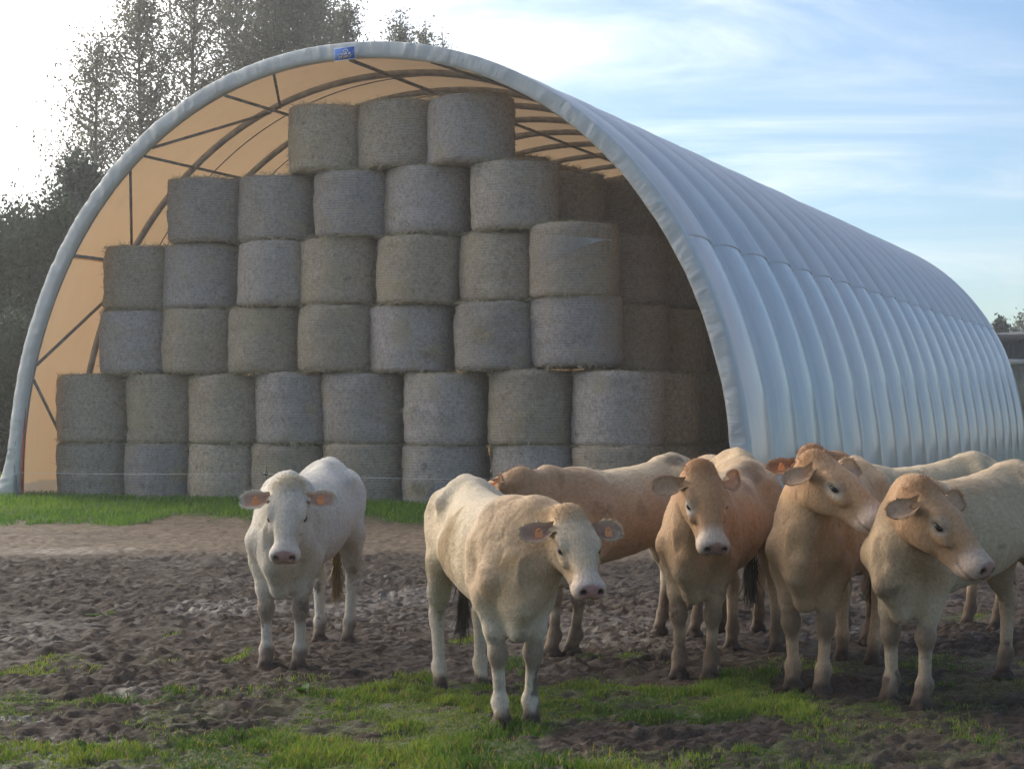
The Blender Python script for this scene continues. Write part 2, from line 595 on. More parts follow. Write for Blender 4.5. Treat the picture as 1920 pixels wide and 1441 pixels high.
def path_mask(x, y):
    e = 21.3 + (fbm2(x * 0.7, y * 0.5, 3, 41) - 0.5) * 2.6
    return sstep(e - 0.4, e + 1.4, y)


def ground_h(x, y, gm=None):
    x = np.asarray(x, float); y = np.asarray(y, float)
    if gm is None: gm = grass_mask(x, y)
    pm = path_mask(x, y)
    rough = (1 - 0.52 * pm) * (1 - 0.60 * gm)
    wx = x + (fbm2(x * 9, y * 9, 2, 3) - 0.5) * 0.12
    wy = y + (fbm2(x * 9 + 4, y * 9, 2, 6) - 0.5) * 0.12
    d1, r1 = worley2(wx, wy, 0.13, 11)
    d2, r2 = worley2(wx, wy, 0.06, 31)
    d3, r3 = worley2(wx, wy, 0.45, 51)
    h = 0.030 * r1 ** 1.6 * (1 - sstep(0.0, 0.52, d1)) + 0.018 * r2 * (1 - sstep(0.0, 0.55, d2))
    h = h - 0.030 * (r3 > 0.5) * (1 - sstep(0.12, 0.34, d3))
    bil = 0
    for o_, (fq, am) in enumerate(((6.0, 0.024), (14.0, 0.026), (30.0, 0.022))):
        bil = bil + am * (1 - np.sqrt((2 * vnoise2(wx * fq, wy * fq, 61 + 7 * o_) - 1) ** 2 + 0.02) * 1.6)
    h = h + bil * (0.4 + 1.2 * vnoise2(x * 1.1, y * 1.1, 65)) * 0.8 - 0.02
    und = 0.05 * (fbm2(x * 0.6, y * 0.6, 3, 71) - 0.5)
    bank = 0.13 * sstep(26.5, 30.5, y + 0.25 * x)
    return rough * h * 1.08 + und * (1 - 0.5 * pm) - 0.012 + 0.01 * gm + bank


def wet_mask(x, y):
    w = sstep(0.56, 0.70, fbm2(x * 0.8 + 3, y * 0.55, 4, 131)) * (1 - path_mask(x, y)) * 0.30
    for (px, py, rx, ry, s) in [(40, 1346, 45, 6, 1.0), (760, 1118, 90, 18, 0.9), (640, 1140, 90, 16, 0.6), (240, 1300, 60, 8, 0.6), (150, 1030, 140, 8, 0.5), (720, 1322, 20, 5, 0.9), (420, 1140, 140, 20, 0.5)]:
        c = gpt(px, py)
        q = ((x - c[0]) / (rx / FPX * c[1])) ** 2 + ((y - c[1]) / (ry / (py - HOR) * c[1])) ** 2
        w = np.maximum(w, s * (1 - sstep(0.3, 1.2, q + (fbm2(x * 6, y * 5, 3, 133) - 0.5) * 1.2)))
    return w


def build_ground():
    # near yard: fine mesh with real clods and hoof prints; steps grow with distance
    ys = [6.0]
    while ys[-1] < 46: ys.append(ys[-1] + (0.0020 if ys[-1] < 21.5 else 0.006) * ys[-1])
    ys = np.array(ys)
    S = np.linspace(-1, 1, 450)
    X = np.sign(S)[None, :] * (np.abs(S) * 0.82 + 0.18 * np.abs(S) ** 3)[None, :] * (ys[:, None] * 0.32 + 3.0)
    Y = np.repeat(ys[:, None], len(S), 1)
    gm = grass_mask(X, Y)
    Z = ground_h(X, Y, gm)
    fade = np.minimum(1, np.minimum((1 - np.abs(S))[None, :] * 12, (46 - Y) / 2.0))
    Z = Z * np.clip(fade, 0, 1)
    V = np.stack([X, Y, Z], -1).reshape(-1, 3)
    r, c = X.shape
    i, j = np.meshgrid(np.arange(r - 1), np.arange(c - 1), indexing='ij')
    Q = np.stack([i * c + j, i * c + j + 1, (i + 1) * c + j + 1, (i + 1) * c + j], -1).reshape(-1, 4)
    me = mesh_np('yard', V, Q, True)
    set_float(me, gm.ravel() * 0.8, 'grassy'); set_float(me, path_mask(X, Y).ravel(), 'path')
    set_float(me, wet_mask(X, Y).ravel(), 'wet')
    o = obj('muddy_yard', me, mat=M['ground'])
    tag(o, 'churned brown mud yard with hoof prints and a tan dirt track', kind='structure')
    # the wide sheet that reaches the horizon
    gx = np.concatenate([[-3000, -600, -150], np.linspace(-60, 60, 61), [150, 600, 3000]])
    gy = np.concatenate([[-600, -100], np.linspace(-20, 120, 71), [300, 900, 3500]])
    X, Y = np.meshgrid(gx, gy)
    V = np.stack([X, Y, np.full(X.shape, -0.075)], -1).reshape(-1, 3)
    r, c = X.shape
    i, j = np.meshgrid(np.arange(r - 1), np.arange(c - 1), indexing='ij')
    Q = np.stack([i * c + j, i * c + j + 1, (i + 1) * c + j + 1, (i + 1) * c + j], -1).reshape(-1, 4)
    me = mesh_np('field', V, Q, True)
    g = np.where((Y > 29) | (np.abs(X) > 25) | (Y < 2), 1.0, 0.3)
    set_float(me, g.ravel(), 'grassy'); set_float(me, (Y > 19).ravel() * 1.0, 'path'); set_float(me, np.zeros(X.size), 'wet')
    o = obj('ground', me, mat=M['ground'])
    tag(o, 'flat pasture ground running to the horizon', kind='structure')


build_ground()

# ------------------------------------------------------------------ the tunnel shed
K = 0.87
TH = 0.386
CU, SU = math.cos(TH), math.sin(TH)
SHED = np.array([-3.18 * K, 35.285 * K])
AX, HX, ZX, NX, LEN = 7.94 * K, 8.793 * K, EYE * (1 - K), 2.092, 42.87 * K
BAYS = 20
BAY = LEN / BAYS
V0 = SHED @ np.array([SU, CU])


def shed_loc(px, q):
    """photo column -> local across-position at local depth q inside the shed, with its camera depth"""
    dx = (px - 960) / FPX
    d = (V0 + q) / (dx * SU + CU)
    return dx * d * CU - d * SU - SHED @ np.array([CU, -SU]), d


def profile(t):
    """t in 0..pi, right foot to left foot; a straight leg is added below z0"""
    c, s = np.cos(t), np.sin(t)
    return AX * np.sign(c) * np.abs(c) ** (2 / NX), ZX + HX * np.abs(s) ** (2 / NX)


_t = np.linspace(0, np.pi, 1201)
_px, _pz = profile(_t)
_px = np.concatenate([[AX] * 4, _px, [-AX] * 4]); _pz = np.concatenate([[0, .06, .12, .18], _pz, [.18, .12, .06, 0]])
_s = np.concatenate([[0], np.cumsum(np.hypot(np.diff(_px), np.diff(_pz)))])
PLEN = _s[-1]


def prof_at(s, inset=0.0):
    """point on the profile at arc length s (0 right foot .. PLEN left foot), moved inwards by inset"""
    x, z = np.interp(s, _s, _px), np.interp(s, _s, _pz)
    e = 0.05
    tx = np.interp(s + e, _s, _px) - np.interp(s - e, _s, _px)
    tz = np.interp(s + e, _s, _pz) - np.interp(s - e, _s, _pz)
    l = np.hypot(tx, tz) + 1e-9
    nx, nz = tz / l, -tx / l          # outward
    return x - nx * inset, z - nz * inset, nx, nz


def s_of_z(z, left):
    half = _s <= PLEN / 2
    s = np.interp(z, _pz[half], _s[half])
    return PLEN - s if left else s


shed = obj('tunnel_shed', None, loc=(SHED[0], SHED[1], 0), rot=(0, 0, -TH))
tag(shed, 'long arched tunnel shed of white sheeting over a steel frame, filled with bales', 'shed')
SEAM_R, SEAM_L = s_of_z(4.56, False), s_of_z(4.56, True)


def sheet(name, s0, s1, lift, mat, seed):
    ns = max(20, int((s1 - s0) / 0.16)); nb = 10
    s = np.linspace(s0, s1, ns)
    b = np.linspace(0, 1, nb, endpoint=False)
    qs = np.concatenate([(k + b) * BAY for k in range(BAYS)] + [[LEN]])
    S, Qd = np.meshgrid(s, qs)
    x, z, nx, nz = prof_at(S)
    ph = (Qd / BAY) % 1.0
    low = np.minimum(np.minimum(S, PLEN - S) / 1.0, 1)
    k = np.floor(Qd / BAY)
    amp = (0.125 + 0.03 * (hash2(k, k * 0, 3) - 0.5)) * (0.55 + 0.45 * np.clip(np.abs(nx) * 1.5, 0, 1)) * (0.35 + 0.65 * low)
    d = amp * (np.abs(np.sin(np.pi * ph)) ** 0.70 - 0.5)
    d = d + 0.03 * (fbm2(S * 0.5, Qd * 0.35, 3, seed) - 0.5)
    # pleats gathering towards the foot
    pl = (1 - sstep(0.0, 2.2, np.minimum(S, PLEN - S)))
    d = d + pl * 0.035 * (fbm2(Qd * 5.0, S * 0.25, 3, seed + 4) - 0.5) * 2 * sstep(0.0, 0.15, ph) * sstep(0.0, 0.15, 1 - ph)
    d = d + lift
    x = x + nx * d; z = z + nz * d
    V = np.stack([x, Qd, z], -1).reshape(-1, 3)
    r, c = S.shape
    i, j = np.meshgrid(np.arange(r - 1), np.arange(c - 1), indexing='ij')
    Q = np.stack([i * c + j, (i + 1) * c + j, (i + 1) * c + j + 1, i * c + j + 1], -1).reshape(-1, 4)
    me = mesh_np(name, V, Q, True)
    o = obj(name, me, shed, mat)
    return o


sheet('roof_sheet', SEAM_R - 0.07, SEAM_L + 0.07, 0.012, M['tarp_roof'], 200)
sheet('side_sheet', 0.0, SEAM_R, 0.0, M['tarp_side'], 200)
sheet('side_sheet', SEAM_L, PLEN, 0.0, M['tarp_side'], 200)


def build_end():  # unseen far end: sheet added to close it and dim the light inside
    s_ = np.linspace(0, PLEN, 80)
    x, z, _, _ = prof_at(s_, 0.04)
    V = np.concatenate([np.stack([x, np.full_like(x, LEN - 0.12), z], -1), [[0, LEN - 0.12, 0]]])
    k = np.arange(79)
    obj('added_end_sheet', mesh_np('added_end_sheet', V, np.stack([k + 1, k, np.full(79, 80)], -1), False), shed, M['tarp_side'])


build_end()


def build_hem():
    s = np.linspace(0.0, PLEN, 760)
    # section: (inset, depth): starts on the sheet, rolls over the front tube and tucks in below it
    sec = [(-0.05, 0.20), (-0.055, 0.04), (-0.050, -0.015), (-0.030, -0.035), (0.06, -0.042), (0.14, -0.045), (0.20, -0.040), (0.225, -0.01), (0.22, 0.06)]
    ins = np.array([a for a, _ in sec]); dep = np.array([b for _, b in sec])
    S, I = np.meshgrid(s, np.arange(len(sec)))
    w = np.sin(np.linspace(0, 1, len(sec)) * np.pi)[:, None]
    diag = S + 0.35 * (I / len(sec) - 0.5) * np.sign(fbm2(S * 0.9, S * 0, 2, 77) - 0.5)
    wr = 1 - (np.abs(fbm2(diag * 4.2, I * 0.22, 2, 301) - 0.5) * 2.6) ** 0.6
    wr2 = fbm2(diag * 9.0, I * 0.4, 3, 311) - 0.5
    x, z, nx, nz = prof_at(S, ins[:, None] + 0.03 * (fbm2(S * 1.5, S * 0, 3, 5) - 0.5) * (I > 4))
    q = dep[:, None] - w * 0.035 * wr - w * 0.045 * wr2
    V = np.stack([x, q, z], -1)
    # at the left foot the loose corner is pulled outwards
    m = sstep(PLEN - 1.3, PLEN, S)
    V[..., 0] -= 0.35 * m ** 1.6 * (1 - I / len(sec) * 0.8)
    V = V.reshape(-1, 3)
    r, c = S.shape
    i, j = np.meshgrid(np.arange(r - 1), np.arange(c - 1), indexing='ij')
    Q = np.stack([i * c + j, i * c + j + 1, (i + 1) * c + j + 1, (i + 1) * c + j], -1).reshape(-1, 4)
    me = mesh_np('front_hem', V, Q[:, ::-1], True)
    set_color(me, np.stack([S, I / len(sec), S * 0], -1).reshape(-1, 3), 'along')
    obj('front_hem', me, shed, M['tarp_hem'])


build_hem()


def part_tube(name, path, r, mat, parent, n=8):
    V, Q, T = tube(path, r, n)
    return obj(name, mesh_np(name, V, [Q, T], True), parent, mat)


ss = np.linspace(0.0, PLEN, 90)
_ax, _az, _, _ = prof_at(ss, 0.15)
_V, _Q, _T = tube(np.stack([_ax, np.zeros_like(_ax), _az], -1), 0.062, 8)
arch_me = mesh_np('arch', _V, [_Q, _T], True)
for k in range(BAYS + 1):
    obj('arch', arch_me, shed, M['galv'], loc=(0, min(k * BAY + (0.10 if k == 0 else 0), LEN - 0.05), 0))
_V, _Q, _T = tube(np.stack([prof_at(ss, 0.03)[0], np.zeros_like(_ax), prof_at(ss, 0.03)[1]], -1), 0.012, 5)
seam_me = mesh_np('lining_seam', _V, [_Q, _T], True)
for k in (1, 2, 3, 5):
    obj('lining_seam', seam_me, shed, M['darksteel'], loc=(0, (k + 0.5) * BAY, 0))
for z, left in [(4.65, True), (6.42, True), (7.42, True), (4.65, False), (6.42, False), (7.42, False)]:
    x, zz, _, _ = prof_at(s_of_z(z, left), 0.22)
    part_tube('purlin', [(x, 0.1, zz), (x, LEN * 0.5, zz), (x, LEN - 0.05, zz)], 0.028, M['darksteel'], shed, 6)
x, zz, _, _ = prof_at(PLEN / 2, 0.22)
part_tube('purlin', [(x, 0.1, zz), (x, LEN * 0.5, zz), (x, LEN - 0.05, zz)], 0.032, M['darksteel'], shed, 6)


def brace(z1, z2, left=True, r=0.026, q1=0.12, q2=BAY):
    a = prof_at(s_of_z(z1, left), 0.20); b = prof_at(s_of_z(z2, left), 0.20)
    part_tube('brace', [(a[0], q1, a[1]), ((a[0] + b[0]) / 2, (q1 + q2) / 2, (a[1] + b[1]) / 2), (b[0], q2, b[1])], r, M['darksteel'], shed, 6)


for left in (True, False):
    brace(2.62, 4.15, left, 0.030); brace(2.35, 0.5, left, 0.030); brace(6.15, 4.72, left); brace(6.55, 7.38, left, 0.030); brace(7.72, 7.46, left)
# left foot: galvanised upright, blue sleeve, red ratchet strap
fx = -AX + 0.12
m = Merge(); V, Q, T = tube([(fx, -0.02, -0.05), (fx + 0.01, -0.02, 0.9), (fx + 0.05, -0.02, 1.7)], 0.036, 10); m.add(V, Q, T)
m.box(fx - 0.10, fx + 0.12, -0.12, 0.10, -0.03, 0.02)
obj('foot_post', m.mesh('foot_post', False), shed, M['galv'])
part_tube('foot_sleeve', [(fx - 0.10, 0.05, -0.05), (fx - 0.09, 0.05, 0.8), (fx - 0.03, 0.05, 1.5)], 0.05, M['bluepaint'], shed, 10)
m = Merge()
m.box(-0.03, 0.03, -0.004, 0.004, 0.0, 1.75)
st = obj('ratchet_strap', m.mesh('ratchet_strap'), shed, M['redstrap'], loc=(fx + 0.14, 0.0, 0.22), rot=(0, math.radians(2), 0))
m = Merge(); m.box(-0.06, 0.06, -0.03, 0.03, -0.05, 0.05); m.box(-0.08, -0.05, -0.05, 0.05, -0.02, 0.02); m.box(0.05, 0.08, -0.05, 0.05, -0.02, 0.02)
obj('ratchet', m.mesh('ratchet'), shed, M['galv'], loc=(fx + 0.16, -0.03, 0.15))


def build_sign():
    xs, d = shed_loc(649, -0.15)
    z = EYE + (HOR - 102) / FPX * d
    w, h = 0.185, 0.098
    m = Merge(); m.box(-w, w, -0.006, 0.006, -h, h)
    sign = obj('maker_sign', m.mesh('maker_sign'), shed, M['signblue'], loc=(xs, -0.20, z), rot=(0, math.radians(-3.5), 0))
    m = Merge(); b = 0.010
    m.box(-w - b, w + b, -0.004, 0.004, h, h + b); m.box(-w - b, w + b, -0.004, 0.004, -h - b, -h)
    m.box(-w - b, -w, -0.004, 0.004, -h, h); m.box(w, w + b, -0.004, 0.004, -h, h)
    obj('sign_border', m.mesh('sign_border'), sign, M['signwhite'])
    # dome emblem
    m = Merge(); a = np.linspace(0, np.pi, 11)
    for a0, a1 in zip(a[:-1], a[1:]):
        P = [(r * math.cos(t) * 0.9 + 0.02, -0.010, 0.020 + r * math.sin(t)) for r in (0.045, 0.060) for t in (a0, a1)]
        m.add(P, [(0, 1, 3, 2)])
    m.box(0.005, 0.035, -0.012, -0.008, 0.022, 0.040)
    obj('emblem', m.mesh('emblem'), sign, M['signwhite'])
    # two lines of small capitals, too small to be read in the photograph
    rr = random.Random(5)
    for row, (z0, z1, x0, x1, mt) in enumerate([(-0.018, 0.010, -0.125, 0.125, 'signwhite'), (-0.075, -0.030, -0.150, 0.135, 'signyellow')]):
        m = Merge(); x = x0
        while x < x1 - 0.01:
            lw = rr.uniform(0.013, 0.020) * (1 + 0.4 * row)
            if rr.random() > 0.12:
                m.box(x, x + 0.005, -0.011, -0.008, z0, z1)
                if rr.random() > 0.3: m.box(x + 0.005, x + lw - 0.004, -0.0105, -0.008, z1 - 0.006, z1)
                if rr.random() > 0.4: m.box(x + lw - 0.008, x + lw - 0.003, -0.0115, -0.008, z0, z1 - 0.006)
            x += lw
        obj('lettering', m.mesh('lettering'), sign, M[mt])


build_sign()

# ------------------------------------------------------------------ straw bales
BD, BH, BZ = 1.50, 1.236, -0.085
TOPS = [-0.085, 1.155, 2.40, 3.565, 4.745, 5.895, 7.055]     # heights of the layers' seams


def bale_mesh(seed):
    r = np.random.default_rng(seed)
    nt_, R, H = 60, BD / 2, BH
    cr = 0.085
    prof = [(R * 0.35, 0.012), (R * 0.7, 0.006), (R - cr * 1.6, 0.0), (R - cr * 0.6, 0.012), (R - cr * 0.12, 0.045)]
    prof += [(R, z) for z in np.linspace(0.09, H - 0.09, 18)]
    prof += [(R - cr * 0.12, H - 0.045), (R - cr * 0.6, H - 0.012), (R - cr * 1.6, H), (R * 0.7, H - 0.004), (R * 0.35, H - 0.01)]
    prof = np.array(prof)
    a = np.linspace(0, 2 * np.pi, nt_, endpoint=False)
    A, Pi = np.meshgrid(a, np.arange(len(prof)))
    rr, zz = prof[Pi, 0], prof[Pi, 1]
    barrel = 1 + 0.018 * np.sin(np.pi * zz / H) - 0.010
    x3 = np.stack([np.cos(A).ravel(), np.sin(A).ravel(), zz.ravel() * 1.3], -1)
    n1 = (fbm3(x3 + seed, 1.6, 3, seed).reshape(A.shape) - 0.5)
    n2 = (fbm3(x3 + seed, 9.0, 2, seed + 5).reshape(A.shape) - 0.5)
    band = 0.012 * np.sin(zz * 17 + r.uniform(0, 6)) * (rr > R * 0.9)
    rad = rr * (barrel + 0.085 * n1 + 0.030 * n2) + band * 0.5
    lean = r.uniform(-0.02, 0.02, 2)
    x = rad * np.cos(A) + lean[0] * zz; y = rad * np.sin(A) + lean[1] * zz
    z = zz + (0.09 * n1 * (zz > H - 0.1))
    V = np.stack([x, y, z], -1).reshape(-1, 3)
    m_ = len(prof)
    i, j = np.meshgrid(np.arange(m_ - 1), np.arange(nt_), indexing='ij'); jn = (j + 1) % nt_
    Q = np.stack([i * nt_ + j, i * nt_ + jn, (i + 1) * nt_ + jn, (i + 1) * nt_ + j], -1).reshape(-1, 4)
    V = np.concatenate([V, [[0, 0, 0.015], [lean[0] * H, lean[1] * H, H - 0.02]]])
    k = np.arange(nt_); kn = (k + 1) % nt_
    T = np.concatenate([np.stack([kn, k, np.full(nt_, len(V) - 2)], -1),
                        np.stack([(m_ - 1) * nt_ + k, (m_ - 1) * nt_ + kn, np.full(nt_, len(V) - 1)], -1)])
    me = mesh_np('bale', V, [Q, T], True, [M['bale']])
    # loose straw: on the rims mostly, some on the face
    mg = Merge()
    ns = 800
    ang = r.uniform(0, 2 * np.pi, ns)
    kind = r.random(ns)
    zs = np.where(kind < 0.42, H - np.abs(r.normal(0, 0.03, ns)), np.where(kind < 0.62, np.abs(r.normal(0, 0.03, ns)), r.uniform(0.05, H - 0.05, ns)))
    rad = np.where(kind < 0.42, R - np.abs(r.normal(0, 0.09, ns)), R * 0.995)
    base = np.stack([rad * np.cos(ang), rad * np.sin(ang), zs], -1)
    out = np.stack([np.cos(ang), np.sin(ang), np.zeros(ns)], -1)
    tang = np.stack([-np.sin(ang), np.cos(ang), np.zeros(ns)], -1)
    up = np.array([0, 0, 1.0])
    sgn = np.where(kind < 0.42, 1.0, np.where(kind < 0.62, -1.0, 0.0))[:, None]
    dirv = out * r.uniform(0.15, 0.7, (ns, 1)) + tang * r.normal(0, 1.0, (ns, 1)) + up * (sgn * r.uniform(0.1, 0.9, (ns, 1)) + r.normal(0, 0.35, (ns, 1)))
    dirv /= np.linalg.norm(dirv, axis=1)[:, None]
    ln = r.uniform(0.05, 0.17, (ns, 1)); wd = r.uniform(0.004, 0.008, (ns, 1))
    side = np.cross(dirv, out); side /= np.linalg.norm(side, axis=1)[:, None] + 1e-9
    tip = base + dirv * ln + up * (-0.25 * ln * r.random((ns, 1)))
    Vs = np.stack([base - side * wd, base + side * wd, tip], 1).reshape(-1, 3)
    ms = mesh_np('loose_straw', Vs, np.arange(ns * 3).reshape(-1, 3), False, [M['strand']])
    return me, ms


BALES = [bale_mesh(100 + k) for k in range(6)]
ORD = ['first', 'second', 'third', 'fourth', 'fifth', 'sixth', 'seventh', 'eighth', 'ninth', 'tenth']
LAYER = ['bottom layer', 'second layer up', 'third layer up', 'fourth layer up', 'fifth layer up', 'topmost layer']
# left edges of the front-row bales in photo columns, layer by layer (last entry: extra shift forwards in m)
FRONT = [[113, 235, 355, 475, 608, 757, 922, 1077],
         [109, 240, 357, 480, 607, 757, 914, 1073],
         [192, 306, 430, 561, 695, 855, 1000],
         [197, 308, 444, 565, 708, 862, 993],
         [318, 446, 587, 722, 884],
         [541, 675, 801]]
ROWQ = 1.25
FRONT_POS = {}
FRONT_OBJ = {}
bn = 0


def put_bale(x, q, z, yaw, label, group, var, tilt=(0, 0), zs=1.0):
    me, ms = BALES[var]
    w = np.array([SHED[0] + x * CU + q * SU, SHED[1] - x * SU + q * CU])
    o = obj('straw_bale', me, loc=(w[0], w[1], z), rot=(tilt[0], tilt[1], yaw))
    o.scale = (rb.uniform(0.975, 1.03), rb.uniform(0.975, 1.03), zs)
    tag(o, label, 'bale', group)
    s = obj('loose_straw', ms, o)
    s['kind'] = 'stuff'
    return o


rb = random.Random(3)
for L_, row in enumerate(FRONT):
    for c_, xl in enumerate(row):
        q = ROWQ + rb.uniform(-0.07, 0.07)
        if (L_, c_) in ((3, 6), (5, 2), (4, 4)): q -= 0.10
        _, d = shed_loc(xl, q)
        xc, d = shed_loc(xl + 0.5 * BD * 1.005 * FPX / d, q)
        z = TOPS[L_] + rb.uniform(-0.010, 0.010) + (0.05 if c_ >= 6 and L_ in (2, 3) else 0)
        zs = (TOPS[L_ + 1] - TOPS[L_]) / BH * rb.uniform(0.985, 1.015) + (0.03 if (L_, c_) == (3, 6) else 0)
        FRONT_POS[(L_, c_)] = (xc, q)
        lab = 'round straw bale in the front stack, %s, %s from the left' % (LAYER[L_], ORD[c_])
        if (L_, c_) == (3, 6): lab = 'straw bale with loose white net streaks, right end of the fourth layer up'
        b_ = put_bale(xc, q, z, rb.uniform(0, 6.28), lab, 'round straw bales stacked in the shed', rb.randrange(6),
                      (rb.uniform(-0.018, 0.018), rb.uniform(-0.018, 0.018)), zs)
        bn += 1
        FRONT_OBJ[(L_, c_)] = b_
        if (L_, c_) == (3, 6):
            # stray net strands fanned over the face
            mg = Merge()
            yaw = b_.rotation_euler.z
            rr = BD / 2 * 1.035
            for k in range(16):
                f = k / 15
                pts = []
                for t in np.linspace(0, 1, 14):
                    a = -2.75 + 2.1 * t
                    zz = (0.86 - 0.10 * t) * (1 - f) + (0.92 - 0.65 * (1 - t) ** 1.4 - 0.14 * t) * f
                    pts.append((rr * math.cos(a), rr * math.sin(a), zz * BH * 0.98))
                V, Q, T = tube(pts, 0.0028, 4, False); mg.add(V, Q, T)
            nn = obj('net_strands', mg.mesh('net_strands'), b_, M['net'], rot=(0, 0, -yaw))
            nn['kind'] = 'stuff'

def straw_tuft(px, py, L_, c_, n, seed):
    r = np.random.default_rng(seed)
    x, q = FRONT_POS[(L_, c_)]
    b_ = FRONT_OBJ[(L_, c_)]
    d0 = shed_loc(px, q - BD / 2 * 0.97)[1]
    w = Vector(((px - 960) / FPX * d0, d0, EYE + (HOR - py) / FPX * d0))
    bpy.context.view_layer.update()
    p = np.array(b_.matrix_world.inverted() @ w)
    p[:2] *= BD / 2 * 1.0 / max(0.3, np.hypot(p[0], p[1]))
    out = np.array([p[0], p[1], 0]); out /= np.linalg.norm(out); tg = np.array([-out[1], out[0], 0])
    P = p + tg * r.normal(0, 0.10, (n, 1)) + np.array([0, 0, 1.0]) * r.normal(0, 0.06, (n, 1))
    Dv = out * r.uniform(0.2, 0.8, (n, 1)) + tg * r.normal(0, 1, (n, 1)) + np.array([0, 0, -0.5]) + r.normal(0, 0.3, (n, 3)); Dv /= np.linalg.norm(Dv, axis=1)[:, None]
    sd = np.cross(Dv, out) ; sd /= np.linalg.norm(sd, axis=1)[:, None] + 1e-9
    ln = r.uniform(0.08, 0.24, (n, 1)); wd = r.uniform(0.004, 0.008, (n, 1))
    V = np.stack([P - sd * wd, P + sd * wd, P + Dv * ln], 1).reshape(-1, 3)
    o = obj('straw_tuft', mesh_np('straw_tuft', V, np.arange(3 * n).reshape(-1, 3), False, [M['strand']]), b_)
    o['kind'] = 'stuff'


for k_, (px, py, L_, c_, n_) in enumerate([(825, 652, 2, 4, 130), (905, 625, 2, 5, 70), (990, 772, 1, 6, 60), (350, 890, 0, 1, 120), (790, 912, 0, 5, 150), (592, 762, 1, 3, 40), (250, 700, 2, 0, 60), (640, 330, 5, 0, 50), (757, 770, 1, 5, 60)]):
    straw_tuft(px, py, L_, c_, n_, 900 + k_)
# bales deeper in the shed, seen past the right end of the front stack: layer -> right edges of rank 2, 3, 4
DEEP = [[1312, 1352, 1400, 1440], [1310, 1350, 1400, 1440], [1256, 1322, 1390, 1440], [1250, 1302, 1370, 1430], [1133, 1240, 1330], [None, 1036, 1095]]
RANK = ['second', 'third', 'fourth', 'fifth']
for L_, row in enumerate(DEEP):
    for k, xr in enumerate(row):
        if xr is None: continue
        q = ROWQ + (k + 1) * BD * 1.01
        _, d = shed_loc(xr, q)
        xc, d = shed_loc(xr - 0.5 * BD * FPX / d, q)
        xc = min(xc, AX * (1 - max(0, (L_ * BH + BH) / (HX + ZX)) ** 2.3) ** 0.45 - BD / 2 - 0.18)
        put_bale(xc, q, TOPS[L_] - (0.60 if L_ == 5 else 0), rb.uniform(0, 6.28),
                 'dim straw bale deeper inside on the right, %s, %s rank back' % (LAYER[L_], RANK[k]),
                 'straw bales in the dim depth of the shed', rb.randrange(6), (0, 0), (TOPS[L_ + 1] - TOPS[L_]) / BH)

# ------------------------------------------------------------------ trees, barn, fence
def leaf_quads(P, size, r, flat=0.0):
    """one bent leaf-clump quad at every point"""
    n = len(P)
    a = r.normal(size=(n, 3)); a /= np.linalg.norm(a, axis=1)[:, None]
    b = r.normal(size=(n, 3)); b -= a * (a * b).sum(1)[:, None]; b /= np.linalg.norm(b, axis=1)[:, None]
    s = size * r.uniform(0.6, 1.3, (n, 1))
    V = np.stack([P - a * s, P - b * s * 0.55, P + a * s, P + b * s * 0.55], 1).reshape(-1, 3)
    return V, np.arange(n * 4).reshape(-1, 4)


def tree(name, label, cat, x, d, h, shape, n_limb, n_leaf, leaf, mat, seed, group=None, trunk_r=0.22, crown0=0.12, droop=0.0, clump=0.35):
    """trunk with limbs, leaves gathered on the limbs' twigs. shape(f) gives the crown radius at height fraction f"""
    r = np.random.default_rng(seed)
    root = obj(name, None, loc=(x, d, -0.05))
    tag(root, label, cat, group)
    zz = np.linspace(0, 1, 9)
    sway = np.cumsum(r.normal(0, 0.004 * h, (9, 2)), axis=0) * zz[:, None]
    tp = np.concatenate([sway, (zz * h * 0.97)[:, None]], 1)
    mg = Merge(); V, Q, T = tube(tp, trunk_r * (1 - 0.93 * zz ** 0.8), 8); mg.add(V, Q, T)
    tips = []
    for k in range(n_limb):
        f = crown0 + (0.97 - crown0) * (k + r.random()) / n_limb
        b = np.array([np.interp(f, zz, tp[:, c]) for c in range(3)])
        az = r.uniform(0, 2 * np.pi)
        R = shape(min(1, f + 0.06)) * r.uniform(0.55, 1.1)
        rise = R * r.uniform(0.5, 1.3) * (1 - droop) - droop * R * 0.2
        e = b + np.array([math.cos(az) * R, math.sin(az) * R, rise])
        e[2] = min(e[2], h)
        mid = (b + e) / 2 + np.array([0, 0, -0.12 * R]) + r.normal(0, 0.05 * R, 3)
        pth = np.array([b, b * 0.4 + mid * 0.6, mid, mid * 0.4 + e * 0.6, e])
        rad = trunk_r * 0.32 * (1 - 0.6 * f)
        V, Q, T = tube(pth, np.linspace(rad, 0.012, 5), 5, False); mg.add(V, Q, T)
        for t in np.linspace(0.25, 1.0, 7):
            p = np.array([np.interp(t, np.linspace(0, 1, 5), pth[:, c]) for c in range(3)])
            p0 = p
            p = p + r.normal(0, 0.10 + 0.13 * R, 3)
            tips.append(p)
            V, Q, T = tube([p0, (p0 + p) / 2 + r.normal(0, 0.03, 3), p + (p - p0) * 0.3], [0.022, 0.016, 0.007], 3, False); mg.add(V, Q, T)
    obj('trunk', mg.mesh('trunk', True), root, M['bark'])
    tips = np.array(tips)
    w = r.gamma(2.6, 1.0, len(tips)); w /= w.sum()
    idx = r.choice(len(tips), n_leaf, p=w)
    P = tips[idx] + r.normal(0, clump, (n_leaf, 3)) * np.array([1, 1, 1.15])
    P[:, 2] = np.maximum(P[:, 2], 0.15)
    V, Q = leaf_quads(P, leaf, r)
    obj('crown', mesh_np('crown', V, Q, False, [mat]), root)
    return root


def at_x(px, d): return (px - 960) / FPX * d
def at_z(py, d): return EYE + (HOR - py) / FPX * d


